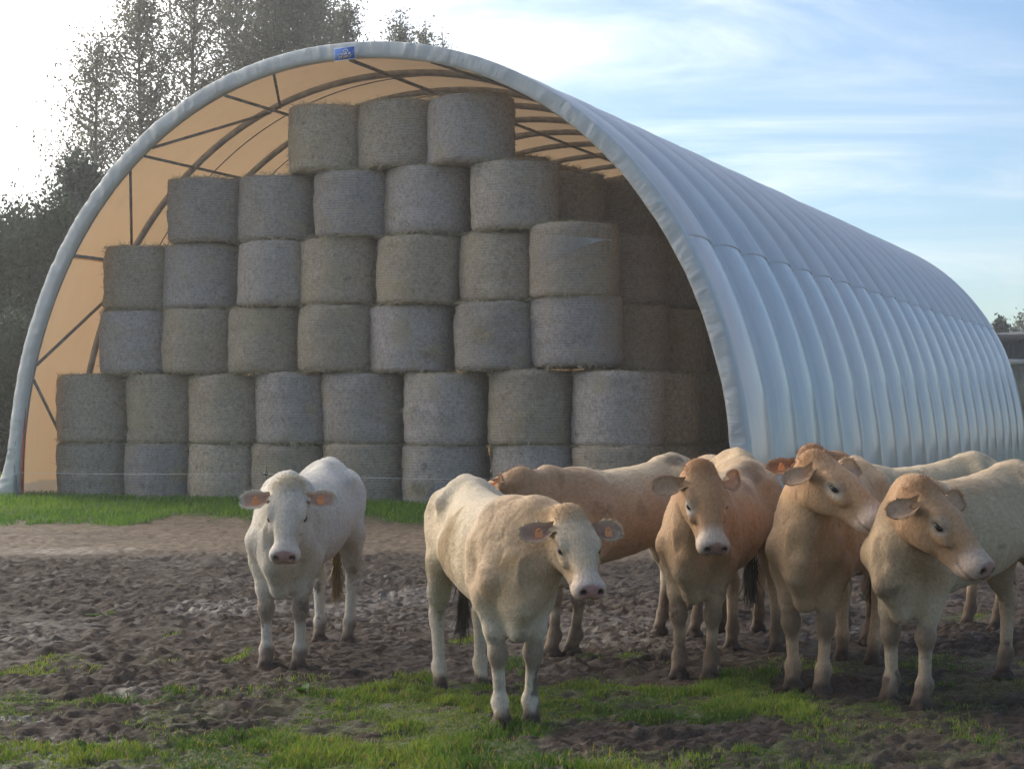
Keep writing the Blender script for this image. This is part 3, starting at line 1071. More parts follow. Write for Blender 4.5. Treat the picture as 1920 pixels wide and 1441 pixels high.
poplar_shape = lambda R: (lambda f: R * (1 - max(0, (f - 0.5) / 0.5) ** 2.6 * 0.82))
for (px, top, d, R, nl, nleaf, seed, lab, cl) in [
    (170, 40, 74, 2.0, 70, 6500, 11, 'sparse thin-leaved poplar at far left above the dark hedge', 0.45),
    (262, -90, 72, 2.3, 90, 8500, 12, 'airy grey-leaved poplar, second from left behind the shed', 0.42),
    (345, -150, 76, 2.3, 95, 9500, 13, 'tall half-bare poplar with visible limbs, third from left', 0.42),
    (435, -160, 80, 2.2, 85, 13000, 14, 'tall poplar just left of the dense one', 0.42),
    (522, -190, 74, 2.2, 110, 34000, 15, 'dense full-crowned poplar rising highest behind the arch', 0.42),
    (578, -90, 82, 1.5, 70, 18000, 16, 'narrow dense poplar against the right side of the tallest one', 0.38),
    (664, -30, 84, 1.5, 70, 15000, 17, 'rounded poplar top above the blue sign', 0.36),
    (733, -2, 88, 1.35, 60, 10000, 18, 'small twin-topped poplar right of the blue sign', 0.32),
    (790, 18, 92, 1.15, 50, 7000, 19, 'slim poplar tip peeping over the roof crown', 0.28),
    (836, 36, 96, 0.9, 44, 5000, 20, 'smallest and rightmost poplar tip over the roof', 0.25)]:
    h = at_z(top, d)
    tree('poplar_tree', lab, 'tree', at_x(px, d), d, h, poplar_shape(R), nl, nleaf, 0.085, M['poplar'], seed, 'poplars behind the shed', 0.26, 0.42, 0.0, cl)
bush_shape = lambda R: (lambda f: R * (0.75 + 0.6 * f) * (1 - max(0, (f - 0.3) / 0.7) ** 2 * 0.9))
for (px, top, d, R, nl, nleaf, seed, lab) in [
    (-60, 395, 50, 1.7, 60, 15000, 31, 'dark bushy tree at the left picture edge'),
    (35, 395, 52, 1.5, 60, 15000, 32, 'dark hedge tree left of the pointed conifer'),
    (100, 375, 49, 1.3, 55, 14000, 33, 'dark hedge tree with twiggy top close to the shed'),
    (-10, 620, 46, 1.6, 50, 11000, 35, 'low dark shrub in front of the hedge trees'),
    (60, 640, 47, 1.2, 45, 9000, 36, 'low dark shrub tucked against the shed wall')]:
    h = at_z(top, d)
    tree('hedge_tree', lab, 'tree', at_x(px, d), d, h, bush_shape(R), nl, int(nleaf * 1.7), 0.072, M['hedge'], seed, 'hedge trees left of the shed', 0.2, 0.02, 0.1, 0.34)
cone_shape = lambda R: (lambda f: R * (1.05 - f))
tree('conifer_tree', 'dark pointed conifer left of the shed, tallest in the hedge', 'tree', at_x(158, 53), 53, at_z(285, 53), cone_shape(1.9), 110, 22000, 0.10, M['conifer'], 41, None, 0.2, 0.03, 0.6, 0.24)
tree('hedge_tree', 'dark conical tree half hidden by the shed edge', 'tree', at_x(215, 58), 58, at_z(330, 58), cone_shape(1.9), 80, 15000, 0.10, M['conifer'], 42, None, 0.2, 0.03, 0.5, 0.26)
tree('conifer_tree', 'small dark conifer behind the far barn roof', 'tree', at_x(1878, 120), 120, at_z(594, 120), cone_shape(1.0), 60, 4500, 0.16, M['conifer'], 43, None, 0.2, 0.05, 0.4, 0.22)
tree('conifer_tree', 'second dark conifer crown beside the far barn', 'tree', at_x(1896, 124), 124, at_z(612, 124), cone_shape(0.9), 45, 2600, 0.16, M['conifer'], 44, None, 0.2, 0.05, 0.3, 0.22)
tree('bare_tree', 'thin nearly bare tree at the right edge above the barn roof', 'tree', at_x(1914, 126), 126, at_z(580, 126), poplar_shape(1.0), 40, 900, 0.12, M['poplar'], 45, None, 0.16, 0.2, 0.0, 0.25)


def build_barn():
    d = 92.0
    x0 = at_x(1868, d); zt = at_z(632, d)
    root = obj('farm_barn', None, loc=(x0, d, 0))
    tag(root, 'low dark-roofed barn with panel walls beyond the shed at right', 'barn')
    wood = simple('dark_cladding', (0.045, 0.05, 0.06), 0.8, 0.2, 4)
    panel = simple('grey_wall_panel', (0.20, 0.19, 0.15), 0.85, 0.2, 1.2)
    roof = simple('dark_roof', (0.03, 0.03, 0.034), 0.7, 0.2, 3)
    W, D = 14.0, 10.0
    ez, wz = at_z(660, d), at_z(678, d)
    m = Merge(); m.box(0, W, 0.15, D, ez - 1.0, ez + 0.9); obj('upper_cladding', m.mesh('upper_cladding'), root, wood)
    pw = 1.15
    for k in range(12):
        m = Merge(); m.box(k * pw + 0.02, (k + 1) * pw - 0.02, 0.0, 0.14, 0.0, (wz - 0.15) * 0.42); obj('wall_panel', m.mesh('wall_panel'), root, panel)
        m = Merge(); m.box(k * pw + 0.02, (k + 1) * pw - 0.02, 0.0, 0.14, (wz - 0.15) * 0.43, wz - 0.15); obj('wall_panel', m.mesh('wall_panel'), root, panel)
    for k in range(36):
        m = Merge(); m.box(k * 0.39, k * 0.39 + 0.33, 0.08, 0.145, ez - 0.5, zt - 0.15); obj('cladding_board', m.mesh('cladding_board'), root, wood)
    part_tube('gutter', [(-0.3, -0.25, wz), (W / 2, -0.25, wz), (W + .3, -0.25, wz)], 0.14, M['galv'], root, 8)
    m = Merge()
    m.add([(-0.4, -0.5, zt - 0.35), (W + 0.4, -0.5, zt + 0.85), (W + 0.4, D, zt + 1.2), (-0.4, D, zt + 0.1), (-0.4, -0.5, zt - 0.03), (W + 0.4, -0.5, zt + 1.2), (W + 0.4, D, zt + 1.5), (-0.4, D, zt + 0.4)],
          [(0, 1, 2, 3), (4, 7, 6, 5), (0, 4, 5, 1), (1, 5, 6, 2), (2, 6, 7, 3), (3, 7, 4, 0)])
    obj('roof', m.mesh('roof'), root, roof)


build_barn()


def build_fence():
    d0 = 28.6
    zt = lambda py, d: at_z(py, d)
    root = obj('electric_fence', None, loc=(at_x(497, d0), d0, 0))
    tag(root, 'thin electric fence wire on slim dark posts before the bales', 'fence')
    xs = [at_x(497, d0) - 7.4, at_x(497, d0), at_x(497, d0) + 4.6]
    ds = [31.6, d0, 26.9]
    hw = zt(887, d0)
    for k, (x, d) in enumerate(zip(xs, ds)):
        part_tube('post', [(x - xs[1], d - d0, -0.1), (x - xs[1] + 0.012, d - d0, 0.4), (x - xs[1] + 0.02, d - d0, hw + 0.11)], 0.009, M['blackplastic'], root, 6)
        V, Q, T = tube([(x - xs[1] + 0.018, d - d0, hw - 0.035), (x - xs[1] + 0.018, d - d0, hw - 0.015), (x - xs[1] + 0.018, d - d0, hw + 0.015), (x - xs[1] + 0.018, d - d0, hw + 0.035)], [0.012, 0.034, 0.034, 0.012], 10)
        obj('insulator', mesh_np('insulator', V, [Q, T], True), root, M['blackplastic'])
    for a, b in ((0, 1), (1, 2)):
        P = []
        for t in np.linspace(0, 1, 9):
            P.append(((xs[a] * (1 - t) + xs[b] * t) - xs[1], (ds[a] * (1 - t) + ds[b] * t) - d0 - 0.03, hw - 0.05 * 4 * t * (1 - t)))
        part_tube('wire', P, 0.0024, M['wire'], root, 5)


build_fence()

# ------------------------------------------------------------------ hazy air
def build_haze():
    m = Merge(); m.box(-110, 110, -25, 170, -1.2, 27)
    n = NM('hazy_air')
    n.N.remove(n.p)
    v = n.N.new('ShaderNodeVolumePrincipled')
    v.inputs['Color'].default_value = (1.0, 0.98, 0.95, 1)
    v.inputs['Density'].default_value = 0.0012
    v.inputs['Anisotropy'].default_value = 0.55
    n.L.new(v.outputs[0], n.out.inputs['Volume'])
    o = obj('haze', m.mesh('haze'), mat=n.m)
    tag(o, 'thin pale haze in the autumn air', kind='stuff')


build_haze()

# ------------------------------------------------------------------ cattle
class Field:
    """signed-distance volume that limbs, muscles and bones are blended into"""
    def __init__(s, lo, hi, h):
        s.h = h; s.lo = np.array(lo, float)
        s.n = np.ceil((np.array(hi) - s.lo) / h).astype(int) + 1
        s.D = np.full(tuple(s.n), 1.0, np.float32)
        s.ax = [s.lo[k] + h * np.arange(s.n[k]) for k in range(3)]

    def block(s, lo, hi, m):
        sl = []
        for k in range(3):
            a = int(np.floor((lo[k] - m - s.lo[k]) / s.h)); b = int(np.ceil((hi[k] + m - s.lo[k]) / s.h)) + 1
            a, b = max(0, a), min(s.n[k], b)
            if b <= a: return None, None
            sl.append(slice(a, b))
        g = np.stack(np.meshgrid(*[s.ax[k][sl[k]] for k in range(3)], indexing='ij'), -1)
        return tuple(sl), g

    def union(s, sl, d, k):
        a = s.D[sl]
        hh = np.maximum(k - np.abs(a - d), 0) / k
        s.D[sl] = np.minimum(a, d) - hh * hh * k * 0.25

    def cut(s, sl, d, k):
        a = s.D[sl]; b = -d
        hh = np.maximum(k - np.abs(a - b), 0) / k
        s.D[sl] = np.maximum(a, b) + hh * hh * k * 0.25

    def cone(s, a, b, r1, r2, k=0.05, squash=None):
        a, b = np.array(a, float), np.array(b, float)
        R = max(r1, r2) * (1 if squash is None else max(1, squash[1]))
        sl, g = s.block(np.minimum(a, b) - R, np.maximum(a, b) + R, k + 2 * s.h)
        if sl is None: return
        ba = b - a; L2 = ba @ ba + 1e-12
        t = np.clip(((g - a) @ ba) / L2, 0, 1)
        q = g - a - t[..., None] * ba
        if squash is not None:
            ax, f = squash
            ax = np.asarray(ax, float); c = q @ ax
            q = q + (c / f - c)[..., None] * ax
        d = np.linalg.norm(q, axis=-1) - (r1 + (r2 - r1) * t)
        s.union(sl, d.astype(np.float32), k)

    def ell(s, c, rad, R=None, k=0.05, cut=False):
        c = np.array(c, float); rad = np.array(rad, float)
        ex = rad.max() * np.ones(3)
        sl, g = s.block(c - ex, c + ex, k + 2 * s.h)
        if sl is None: return
        q = g - c
        if R is not None: q = q @ R           # columns of R are the local axes
        k0 = np.linalg.norm(q / rad, axis=-1); k1 = np.linalg.norm(q / rad ** 2, axis=-1) + 1e-9
        d = (k0 * (k0 - 1) / k1).astype(np.float32)
        (s.cut if cut else s.union)(sl, d, k)

    def mesh(s):
        """naive surface nets"""
        D = s.D; S = D < 0
        c = [D[i:D.shape[0] - 1 + i, j:D.shape[1] - 1 + j, k:D.shape[2] - 1 + k] for i in (0, 1) for j in (0, 1) for k in (0, 1)]
        cs = sum((x < 0).astype(np.int8) for x in c)
        act = (cs > 0) & (cs < 8)
        idx = np.argwhere(act)
        vals = np.stack([x[act] for x in c], -1)
        off = np.array([(i, j, k) for i in (0, 1) for j in (0, 1) for k in (0, 1)], float)
        P = np.zeros((len(idx), 3)); W = np.zeros(len(idx))
        for a in range(8):
            for b in range(a + 1, 8):
                if np.abs(off[a] - off[b]).sum() != 1: continue
                va, vb = vals[:, a], vals[:, b]
                m = (va < 0) != (vb < 0)
                t = np.where(m, va / np.where(m, va - vb, 1), 0)
                P += m[:, None] * (off[a] + t[:, None] * (off[b] - off[a])); W += m
        V = s.lo + s.h * (idx + P / W[:, None])
        vid = np.full(act.shape, -1, np.int64); vid[act] = np.arange(len(idx))
        F = []
        for ax in range(3):
            n = list(S.shape); A = [slice(None)] * 3; B = [slice(None)] * 3
            A[ax] = slice(0, n[ax] - 1); B[ax] = slice(1, n[ax])
            ch = S[tuple(A)] != S[tuple(B)]
            e = np.argwhere(ch)
            o1, o2 = [k for k in range(3) if k != ax]
            ok = (e[:, o1] > 0) & (e[:, o2] > 0) & (e[:, o1] < n[o1] - 1) & (e[:, o2] < n[o2] - 1)
            e = e[ok]
            q = []
            for (d1, d2) in ((0, 0), (1, 0), (1, 1), (0, 1)):
                f = e.copy(); f[:, o1] -= d1; f[:, o2] -= d2
                q.append(vid[f[:, 0], f[:, 1], f[:, 2]])
            q = np.stack(q, -1)
            ins = S[e[:, 0], e[:, 1], e[:, 2]]
            flip = ins if ax != 1 else ~ins
            q[~flip] = q[~flip][:, ::-1]
            F.append(q)
        F = np.concatenate(F)
        return V, F[(F >= 0).all(1)]


def smooth_verts(V, F, it, lam=0.5):
    E_ = np.concatenate([F[:, [0, 1]], F[:, [1, 2]], F[:, [2, 3]], F[:, [3, 0]]])
    n = len(V)
    deg = np.bincount(E_.ravel(), minlength=n).astype(float)
    for k in range(it):
        for l in (lam, -lam * 1.04):
            acc = np.zeros_like(V)
            for c in range(3):
                acc[:, c] = np.bincount(E_[:, 0], V[E_[:, 1], c], n) + np.bincount(E_[:, 1], V[E_[:, 0], c], n)
            V = V + l * (acc / deg[:, None] - V)
    return V


def coat_material():
    n = NM('cow_coat')
    c = n.attr('Col')
    pos = n.coord('Object')
    hair = n.noise(55, 5, 0.7, n.mapping(pos, (0.45, 1.4, 0.8)))
    blot = n.noise(5, 5, 0.65, pos)
    c2 = n.mix(n.ramp(hair, 0.30, 0.68, 0.0, 0.62), c, n.mix(1.0, c, (0.60, 0.53, 0.46), 'MULTIPLY'))
    c2 = n.mix(n.ramp(blot, 0.42, 0.72, 0.0, 0.40), c2, n.mix(1.0, c, (0.80, 0.74, 0.64), 'MULTIPLY'))
    n.base(c2).rough(0.72).spec(0.22)
    n.p.inputs['Sheen Weight'].default_value = 0.12
    n.p.inputs['Sheen Roughness'].default_value = 0.45
    n.p.inputs['Sheen Tint'].default_value = (1.0, 0.93, 0.82, 1)
    n.bump(n.math('ADD', n.math('MULTIPLY', hair, 1.0), n.noise(16, 4, 0.6, pos)), 0.6, 0.014)
    return n.m


M['coat'] = coat_material()
M['eye'] = simple('eye_dark', (0.014, 0.009, 0.007), 0.12, 0.2, 10)


def hair_material():
    n = NM('cow_hair')
    n.base(n.attr('Col')).rough(0.6).spec(0.3)
    return n.m


M['hair'] = hair_material()


def tag_material():
    n = NM('ear_tag_plastic')
    f = n.noise(220, 3, 0.7)
    n.base(n.mix(n.ramp(f, 0.56, 0.66, 0, 0.55), (0.78, 0.27, 0.08), (0.34, 0.11, 0.05))).rough(0.45)
    return n.m


M['eartag'] = tag_material()


def unit(v):
    v = np.asarray(v, float)
    return v / (np.linalg.norm(v) + 1e-12)


def make_cow(name, label, front, heading, scale, poll, hyaw, hpitch, coat, feet=None, ears=None, tags=('L', 'R'), h=0.0132, hs=1.0, roll=0.0, seed=1,
             tail=(0.0, 0.0), neck_drop=0.0, group='cattle standing in the yard', tuft=None, fur=16000):
    """front: ground point midway between the fore feet; heading: degrees from 'towards the camera', + = to the picture's right.
    poll: world position of the top of the head; hyaw/hpitch: where the nose points (same convention, pitch downwards)."""
    r = np.random.default_rng(seed)
    hd = math.radians(heading)
    fwd = np.array([math.sin(hd), -math.cos(hd)])
    left = np.array([-fwd[1], fwd[0]])
    org = np.array(front) - fwd * 0.68 * scale
    z0 = float(ground_h(np.array([org[0]]), np.array([org[1]]))[0]) * 0.0

    def to_local(p):
        v = np.array(p[:2]) - org
        return np.array([v @ fwd, v @ left, p[2] - z0]) / scale
    pl = to_local(poll)
    yw, pt = math.radians(hyaw), math.radians(hpitch)
    aw = np.array([math.sin(yw) * math.cos(pt), -math.cos(yw) * math.cos(pt), -math.sin(pt)])
    a = np.array([aw[:2] @ fwd, aw[:2] @ left, aw[2]])
    c = unit(np.cross([0, 0, 1.0], a)); b = np.cross(a, c)
    if roll:
        ro = math.radians(roll)
        c, b = c * math.cos(ro) + b * math.sin(ro), b * math.cos(ro) - c * math.sin(ro)
    R = np.stack([a, c, b], 1)
    WID = 1.10
    HP = lambda u, v, w: pl + hs * (a * u + c * v * WID + b * w)
    F_ = Field((min(-1.15, pl[0] - 0.5), min(-0.55, pl[1] - 0.5), -0.03), (max(1.1, pl[0] + 0.75), max(0.55, pl[1] + 0.5), max(1.5, pl[2] + 0.16)), h / scale)
    # ---- torso loft
    ST = np.array([(-0.985, 1.14, 1.02, .050), (-0.95, 1.215, 0.95, .110), (-0.88, 1.285, 0.89, .155), (-0.76, 1.345, 0.84, .192), (-0.60, 1.365, 0.81, .212),
                   (-0.48, 1.355, 0.785, .228), (-0.34, 1.322, 0.745, .240), (-0.15, 1.290, 0.690, .265), (0.08, 1.270, 0.645, .280), (0.30, 1.258, 0.620, .265),
                   (0.46, 1.262, 0.600, .236), (0.60, 1.268, 0.590, .205), (0.72, 1.240, 0.595, .178), (0.84, 1.17, 0.635, .150), (0.92, 1.08, 0.70, .112), (0.98, 0.96, 0.80, .05)])
    sl, g = F_.block((-1.02, -0.36, 0.5), (1.04, 0.36, 1.42), 0.05)
    xs = np.clip(g[:, 0, 0, 0], ST[0, 0], ST[-1, 0])
    # smooth interpolation of the stations
    xf = np.linspace(ST[0, 0], ST[-1, 0], 200)
    cols = []
    for k in (1, 2, 3):
        v = np.interp(xf, ST[:, 0], ST[:, k])
        ker = np.ones(9) / 9
        cols.append(np.convolve(np.pad(v, 4, mode='edge'), ker, 'valid'))
    zt, zb, hw = [np.interp(xs, xf, v)[:, None, None] for v in cols]
    zc = zb + (zt - zb) * 0.50; hz = (zt - zb) / 2
    yy, zz = g[..., 1], g[..., 2]
    # narrower towards the spine, fuller at the belly
    tz = (zz - zc) / hz
    roof = 0.10 + 0.20 * (1 - sstep(-0.45, 0.0, g[..., 0]))
    ww = hw * (1.0 - roof * np.clip(tz, -0.3, 1))
    nexp = 2.35 - 0.40 * sstep(-0.1, 0.3, tz) * (1 - sstep(-0.4, 0.1, g[..., 0]))
    q = (np.abs(yy / ww) ** nexp + np.abs(tz) ** nexp) ** (1 / nexp)
    dx = np.maximum(0, np.maximum(ST[0, 0] - g[..., 0], g[..., 0] - ST[-1, 0]))
    d = (q - 1) * np.minimum(ww, hz) * 0.95
    d = np.sqrt(np.maximum(d, 0) ** 2 + dx ** 2) + np.minimum(d, 0) * (dx <= 0)
    F_.union(sl, d.astype(np.float32), 0.03)
    # ---- bones and muscles of the trunk
    for sd in (-1, 1):
        F_.cone((-0.455, sd * 0.200, 1.205), (-0.55, sd * 0.08, 1.270), 0.040, 0.048, 0.10)
        F_.ell((-0.24, sd * 0.285, 1.165), (0.15, 0.050, 0.085), k=0.11, cut=True)
        F_.ell((-0.70, sd * 0.270, 1.21), (0.13, 0.045, 0.07), k=0.11, cut=True)          # hook bone
        F_.cone((-0.90, sd * 0.105, 1.205), (-0.80, sd * 0.12, 1.20), 0.058, 0.07, 0.08)         # pin bone
        F_.cone((-0.70, sd * 0.115, 1.10), (-0.52, sd * 0.165, 0.87), 0.140, 0.098, 0.08)         # thigh
        F_.cone((-0.86, sd * 0.105, 1.08), (-0.76, sd * 0.14, 0.78), 0.095, 0.078, 0.07)           # buttock
        F_.cone((0.56, sd * 0.095, 1.165), (0.775, sd * 0.142, 0.86), 0.075, 0.074, 0.08)         # shoulder blade
        F_.cone((0.775, sd * 0.142, 0.86), (0.63, sd * 0.155, 0.73), 0.074, 0.086, 0.08)           # upper arm
        F_.cone((0.54, sd * 0.165, 1.02), (0.53, sd * 0.175, 0.80), 0.078, 0.080, 0.07)           # shoulder muscle
    F_.cone((0.64, 0, 1.185), (0.40, 0, 1.205), 0.070, 0.05, 0.06)                               # withers
    F_.cone((-0.62, 0, 1.315), (-0.95, 0, 1.195), 0.05, 0.035, 0.05)                            # tail head
    F_.cone((0.87, 0, 0.74), (0.64, 0, 0.57), 0.095, 0.075, 0.07)                               # brisket
    # ---- legs
    ft = {'FL': (0, 0), 'FR': (0, 0), 'HL': (0, 0), 'HR': (0, 0)}
    if feet: ft.update(feet)
    knees = []
    hoofs = []
    for key in ('FL', 'FR'):
        sd = 1 if key[1] == 'L' else -1
        ox, oy = ft[key]
        y = sd * 0.145
        K = lambda x, yy_, z: (x + ox * (1 - min(1, z / 0.8)), yy_ + oy * (1 - min(1, z / 0.8)), z)
        el, kn, fe = K(0.63, sd * 0.155, 0.74), K(0.675, sd * 0.125, 0.405), K(0.672, sd * 0.128, 0.135)
        F_.cone(el, K(0.665, sd * 0.135, 0.54), 0.088, 0.060, 0.05)
        F_.cone(K(0.665, sd * 0.135, 0.54), kn, 0.060, 0.047, 0.03)
        F_.ell(np.array(kn) + (0.008, 0, 0.0), (0.058, 0.060, 0.066), k=0.025)
        F_.cone(np.array(kn) - (0, 0, 0.05), np.array(fe) + (0, 0, 0.05), 0.039, 0.0355, 0.03)
        F_.ell(np.array(fe) + (-0.004, 0, 0), (0.051, 0.050, 0.048), k=0.03)
        to = K(0.715, sd * 0.128, 0.045)
        F_.cone(fe, to, 0.042, 0.050, 0.03)
        for cl in (-1, 1):
            F_.cone((to[0] - 0.03, to[1] + cl * 0.024, 0.012), (to[0] + 0.038, to[1] + cl * 0.028, 0.008), 0.042, 0.028, 0.012)
        knees.append(np.array(kn)); hoofs.append(np.array(to))
    for key in ('HL', 'HR'):
        sd = 1 if key[1] == 'L' else -1
        ox, oy = ft[key]
        K = lambda x, yy_, z: (x + ox * (1 - min(1, z / 0.85)), yy_ + oy * (1 - min(1, z / 0.85)), z)
        st, hk, fe = K(-0.53, sd * 0.170, 0.83), K(-0.80, sd * 0.145, 0.475), K(-0.745, sd * 0.14, 0.145)
        F_.cone(st, K(-0.70, sd * 0.155, 0.63), 0.100, 0.070, 0.06)
        F_.cone(K(-0.78, sd * 0.14, 0.80), K(-0.745, sd * 0.150, 0.61), 0.080, 0.056, 0.05)
        F_.cone(K(-0.70, sd * 0.155, 0.63), hk, 0.066, 0.047, 0.04)
        F_.cone(np.array(hk) + (-0.025, 0, 0.035), np.array(hk) + (0.01, 0, -0.05), 0.042, 0.046, 0.03)   # hock
        F_.cone(np.array(hk) + (0, 0, 0.16), np.array(hk) + (-0.035, 0, 0.04), 0.024, 0.026, 0.03)        # achilles
        F_.cone(hk, np.array(fe) + (0, 0, 0.04), 0.046, 0.038, 0.03)
        F_.ell(fe, (0.049, 0.046, 0.048), k=0.03)
        to = K(-0.69, sd * 0.14, 0.045)
        F_.cone(fe, to, 0.040, 0.045, 0.03)
        for cl in (-1, 1):
            F_.cone((to[0] - 0.03, to[1] + cl * 0.024, 0.012), (to[0] + 0.036, to[1] + cl * 0.027, 0.008), 0.040, 0.028, 0.012)
        hoofs.append(np.array(to))
    # ---- tail
    tb = np.array([-0.955, 0, 1.185])
    tm = np.array([-1.045, tail[0] * 0.4, 0.95]); te = np.array([-1.02 + tail[1], tail[0], 0.56])
    F_.cone(tb, tm, 0.038, 0.028, 0.04); F_.cone(tm, te, 0.028, 0.018, 0.03)
    # ---- neck: an upper and a lower chain of flattened cones
    up0, up1 = np.array([0.56, 0, 1.14]), HP(-0.005, 0, -0.115)
    lo0, lo1 = np.array([0.78, 0, 0.90]), HP(0.10, 0, -0.215)
    um = (up0 + up1) / 2 + np.array([0.03, 0, 0.035]); lm = (lo0 + lo1) / 2 + np.array([0.02, 0, -0.05 - neck_drop])
    F_.cone(up0, um, 0.120, 0.100, 0.10); F_.cone(um, up1, 0.100, 0.090, 0.08)
    F_.cone(lo0, lm, 0.130, 0.095, 0.10); F_.cone(lm, lo1, 0.095, 0.075, 0.08)
    F_.cone((up0 + lo0) / 2, (um + lm) / 2, 0.155, 0.115, 0.10); F_.cone((um + lm) / 2, (up1 + lo1) / 2, 0.115, 0.095, 0.08)
    dl = unit(lm - um)
    dp = lm + dl * 0.105
    bp = np.array([0.915, 0, 0.70]); bq = np.array([0.77, 0, 0.535])
    F_.cone(lo1 + dl * 0.05, dp, 0.016, 0.026, 0.06)                                            # dewlap
    F_.cone(dp, dp * 0.45 + bp * 0.55 + np.array([0.025, 0, 0]), 0.026, 0.034, 0.07)
    F_.cone(dp * 0.45 + bp * 0.55 + np.array([0.025, 0, 0]), bp, 0.034, 0.046, 0.07)
    F_.cone(bp, bq, 0.046, 0.046, 0.06)
    F_.cone(bq, (0.62, 0, 0.575), 0.046, 0.050, 0.06)
    # ---- head, in its own frame (along the face, across, out of the forehead)
    s_ = hs
    E = lambda u, v, w, rad, k=0.04, cut=False: F_.ell(HP(u, v, w), np.array(rad) * s_ * np.array([1, WID, 1]), R, k * s_, cut)
    C = lambda p, q_, r1, r2, k=0.04: F_.cone(HP(*p), HP(*q_), r1 * s_, r2 * s_, k * s_)
    E(-0.005, 0, -0.062, (0.078, 0.082, 0.070), 0.05)
    E(0.10, 0, -0.085, (0.150, 0.108, 0.092), 0.05)
    E(0.175, 0, -0.055, (0.165, 0.116, 0.050), 0.05)
    C((0.22, 0.0, -0.090), (0.46, 0, -0.095), 0.092, 0.070, 0.05)
    E(0.34, 0, -0.042, (0.18, 0.060, 0.034), 0.05)
    E(0.505, 0, -0.092, (0.064, 0.092, 0.066), 0.04)
    E(0.535, 0, -0.076, (0.040, 0.078, 0.050), 0.03)
    E(0.490, 0, -0.152, (0.068, 0.064, 0.038), 0.03)
    for sd in (-1, 1):
        E(0.532, sd * 0.048, -0.082, (0.048, 0.042, 0.050), 0.025)                              # nostril wing
        E(0.512, sd * 0.050, -0.118, (0.056, 0.042, 0.036), 0.025)                              # upper lip
        E(0.175, sd * 0.064, -0.165, (0.130, 0.048, 0.090), 0.05)
        C((0.125, sd * 0.055, -0.215), (0.45, sd * 0.032, -0.152), 0.048, 0.040, 0.05)
        E(0.215, sd * 0.102, -0.036, (0.065, 0.026, 0.026), 0.03)                              # brow
        E(0.290, sd * 0.096, -0.098, (0.070, 0.020, 0.028), 0.03)                              # cheek bone
        E(0.250, sd * 0.116, -0.064, (0.034, 0.020, 0.021), 0.014, True)                        # eye hollow
        E(0.248, sd * 0.103, -0.063, (0.027, 0.017, 0.019), 0.006)                              # eyeball under lids
        E(0.566, sd * 0.048, -0.062, (0.018, 0.018, 0.022), 0.010, True)                        # nostril
        F_.cone(HP(0.092, sd * 0.085, -0.082), HP(0.090, sd * 0.118, -0.088), 0.040 * s_, 0.026 * s_, 0.03)   # ear root
    # mouth line
    for sd in (-1, 1):
        sl_, g_ = F_.block(HP(0.5, sd * 0.05, -0.13) - 0.13, HP(0.5, sd * 0.05, -0.13) + 0.13, 0.02)
        if sl_ is not None:
            aa, bb = HP(0.575, 0, -0.124), HP(0.42, sd * 0.085, -0.130)
            ba = bb - aa; t = np.clip(((g_ - aa) @ ba) / (ba @ ba), 0, 1)
            dd = np.linalg.norm(g_ - aa - t[..., None] * ba, axis=-1) - 0.0085 * s_
            F_.cut(sl_, dd.astype(np.float32), 0.012)
    V, Fq = F_.mesh()
    V = smooth_verts(V, Fq, 3)
    # hide ripples: ribs, folds on the neck, hair clumps
    uh = (V - pl) @ R / s_ / np.array([1, WID, 1])
    head = (uh[:, 0] > -0.10) & (np.abs(uh[:, 1]) < 0.16) & (uh[:, 2] > -0.29) & (uh[:, 2] < 0.08) & (uh[:, 0] < 0.62)
    n_big = fbm3(V + seed * 3.1, 4.0, 3, seed) - 0.5
    n_fin = fbm3(V + seed * 1.7, 22.0, 2, seed + 9) - 0.5
    cen = np.stack([V[:, 0], V[:, 1] * 0, np.full(len(V), 0.95)], -1)
    nrm = V - cen; nrm[V[:, 2] < 0.62] = 0; nrm /= np.linalg.norm(nrm, axis=1)[:, None] + 1e-6
    rib = np.sin(V[:, 0] * 40 + V[:, 2] * 6) * np.exp(-((V[:, 0] - 0.12) / 0.26) ** 2) * sstep(0.72, 0.85, V[:, 2]) * (1 - sstep(1.1, 1.22, V[:, 2]))
    crease = np.exp(-((fbm3(V * np.array([1.5, 1, 0.7]) + seed, 5.5, 2, seed + 4) - 0.5) / 0.035) ** 2) * sstep(0.35, 0.7, V[:, 0])
    V = V - nrm * (0.006 * crease * (~head))[:, None]
    V = V + nrm * ((0.028 * n_big + 0.006 * n_fin + 0.0030 * rib) * (~head))[:, None]
    # ---- colours of the coat
    base = np.array(coat['body']); 
    col = np.repeat(base[None, :], len(V), 0).astype(float)
    nz1 = fbm3(V * np.array([1, 1, 1]) + seed, 3.0, 4, seed + 50)
    nz2 = fbm3(V + seed, 11.0, 3, seed + 60)

    def paint(mask, rgb):
        nonlocal col
        mk = np.clip(mask, 0, 1)[:, None]
        col = col * (1 - mk) + np.array(rgb) * mk
    # fore part / hind part
    if 'fore' in coat: paint(sstep(0.30, 0.62, V[:, 0] + 0.25 * (nz1 - 0.5)) * sstep(0.45, 0.85, V[:, 2]), coat['fore'])
    if 'top' in coat: paint(sstep(1.02, 1.28, V[:, 2] + 0.3 * (nz1 - 0.5)) * (1 - sstep(0.4, 0.7, V[:, 0])), coat['top'])
    paint((1 - sstep(0.60, 0.80, V[:, 2] + 0.1 * (nz1 - 0.5))), coat['legs'])
    paint(head * 1.0, coat['head'])
    if 'neck' in coat:
        dn = np.min([np.linalg.norm(V - (up0 * (1 - t) + up1 * t), axis=1) for t in np.linspace(0.3, 1, 8)], axis=0)
        paint((1 - sstep(0.12, 0.26, dn + 0.08 * (nz1 - 0.5))) * (~head), coat['neck'])
    # face
    fz = np.where(head, 1.0, 0.0)
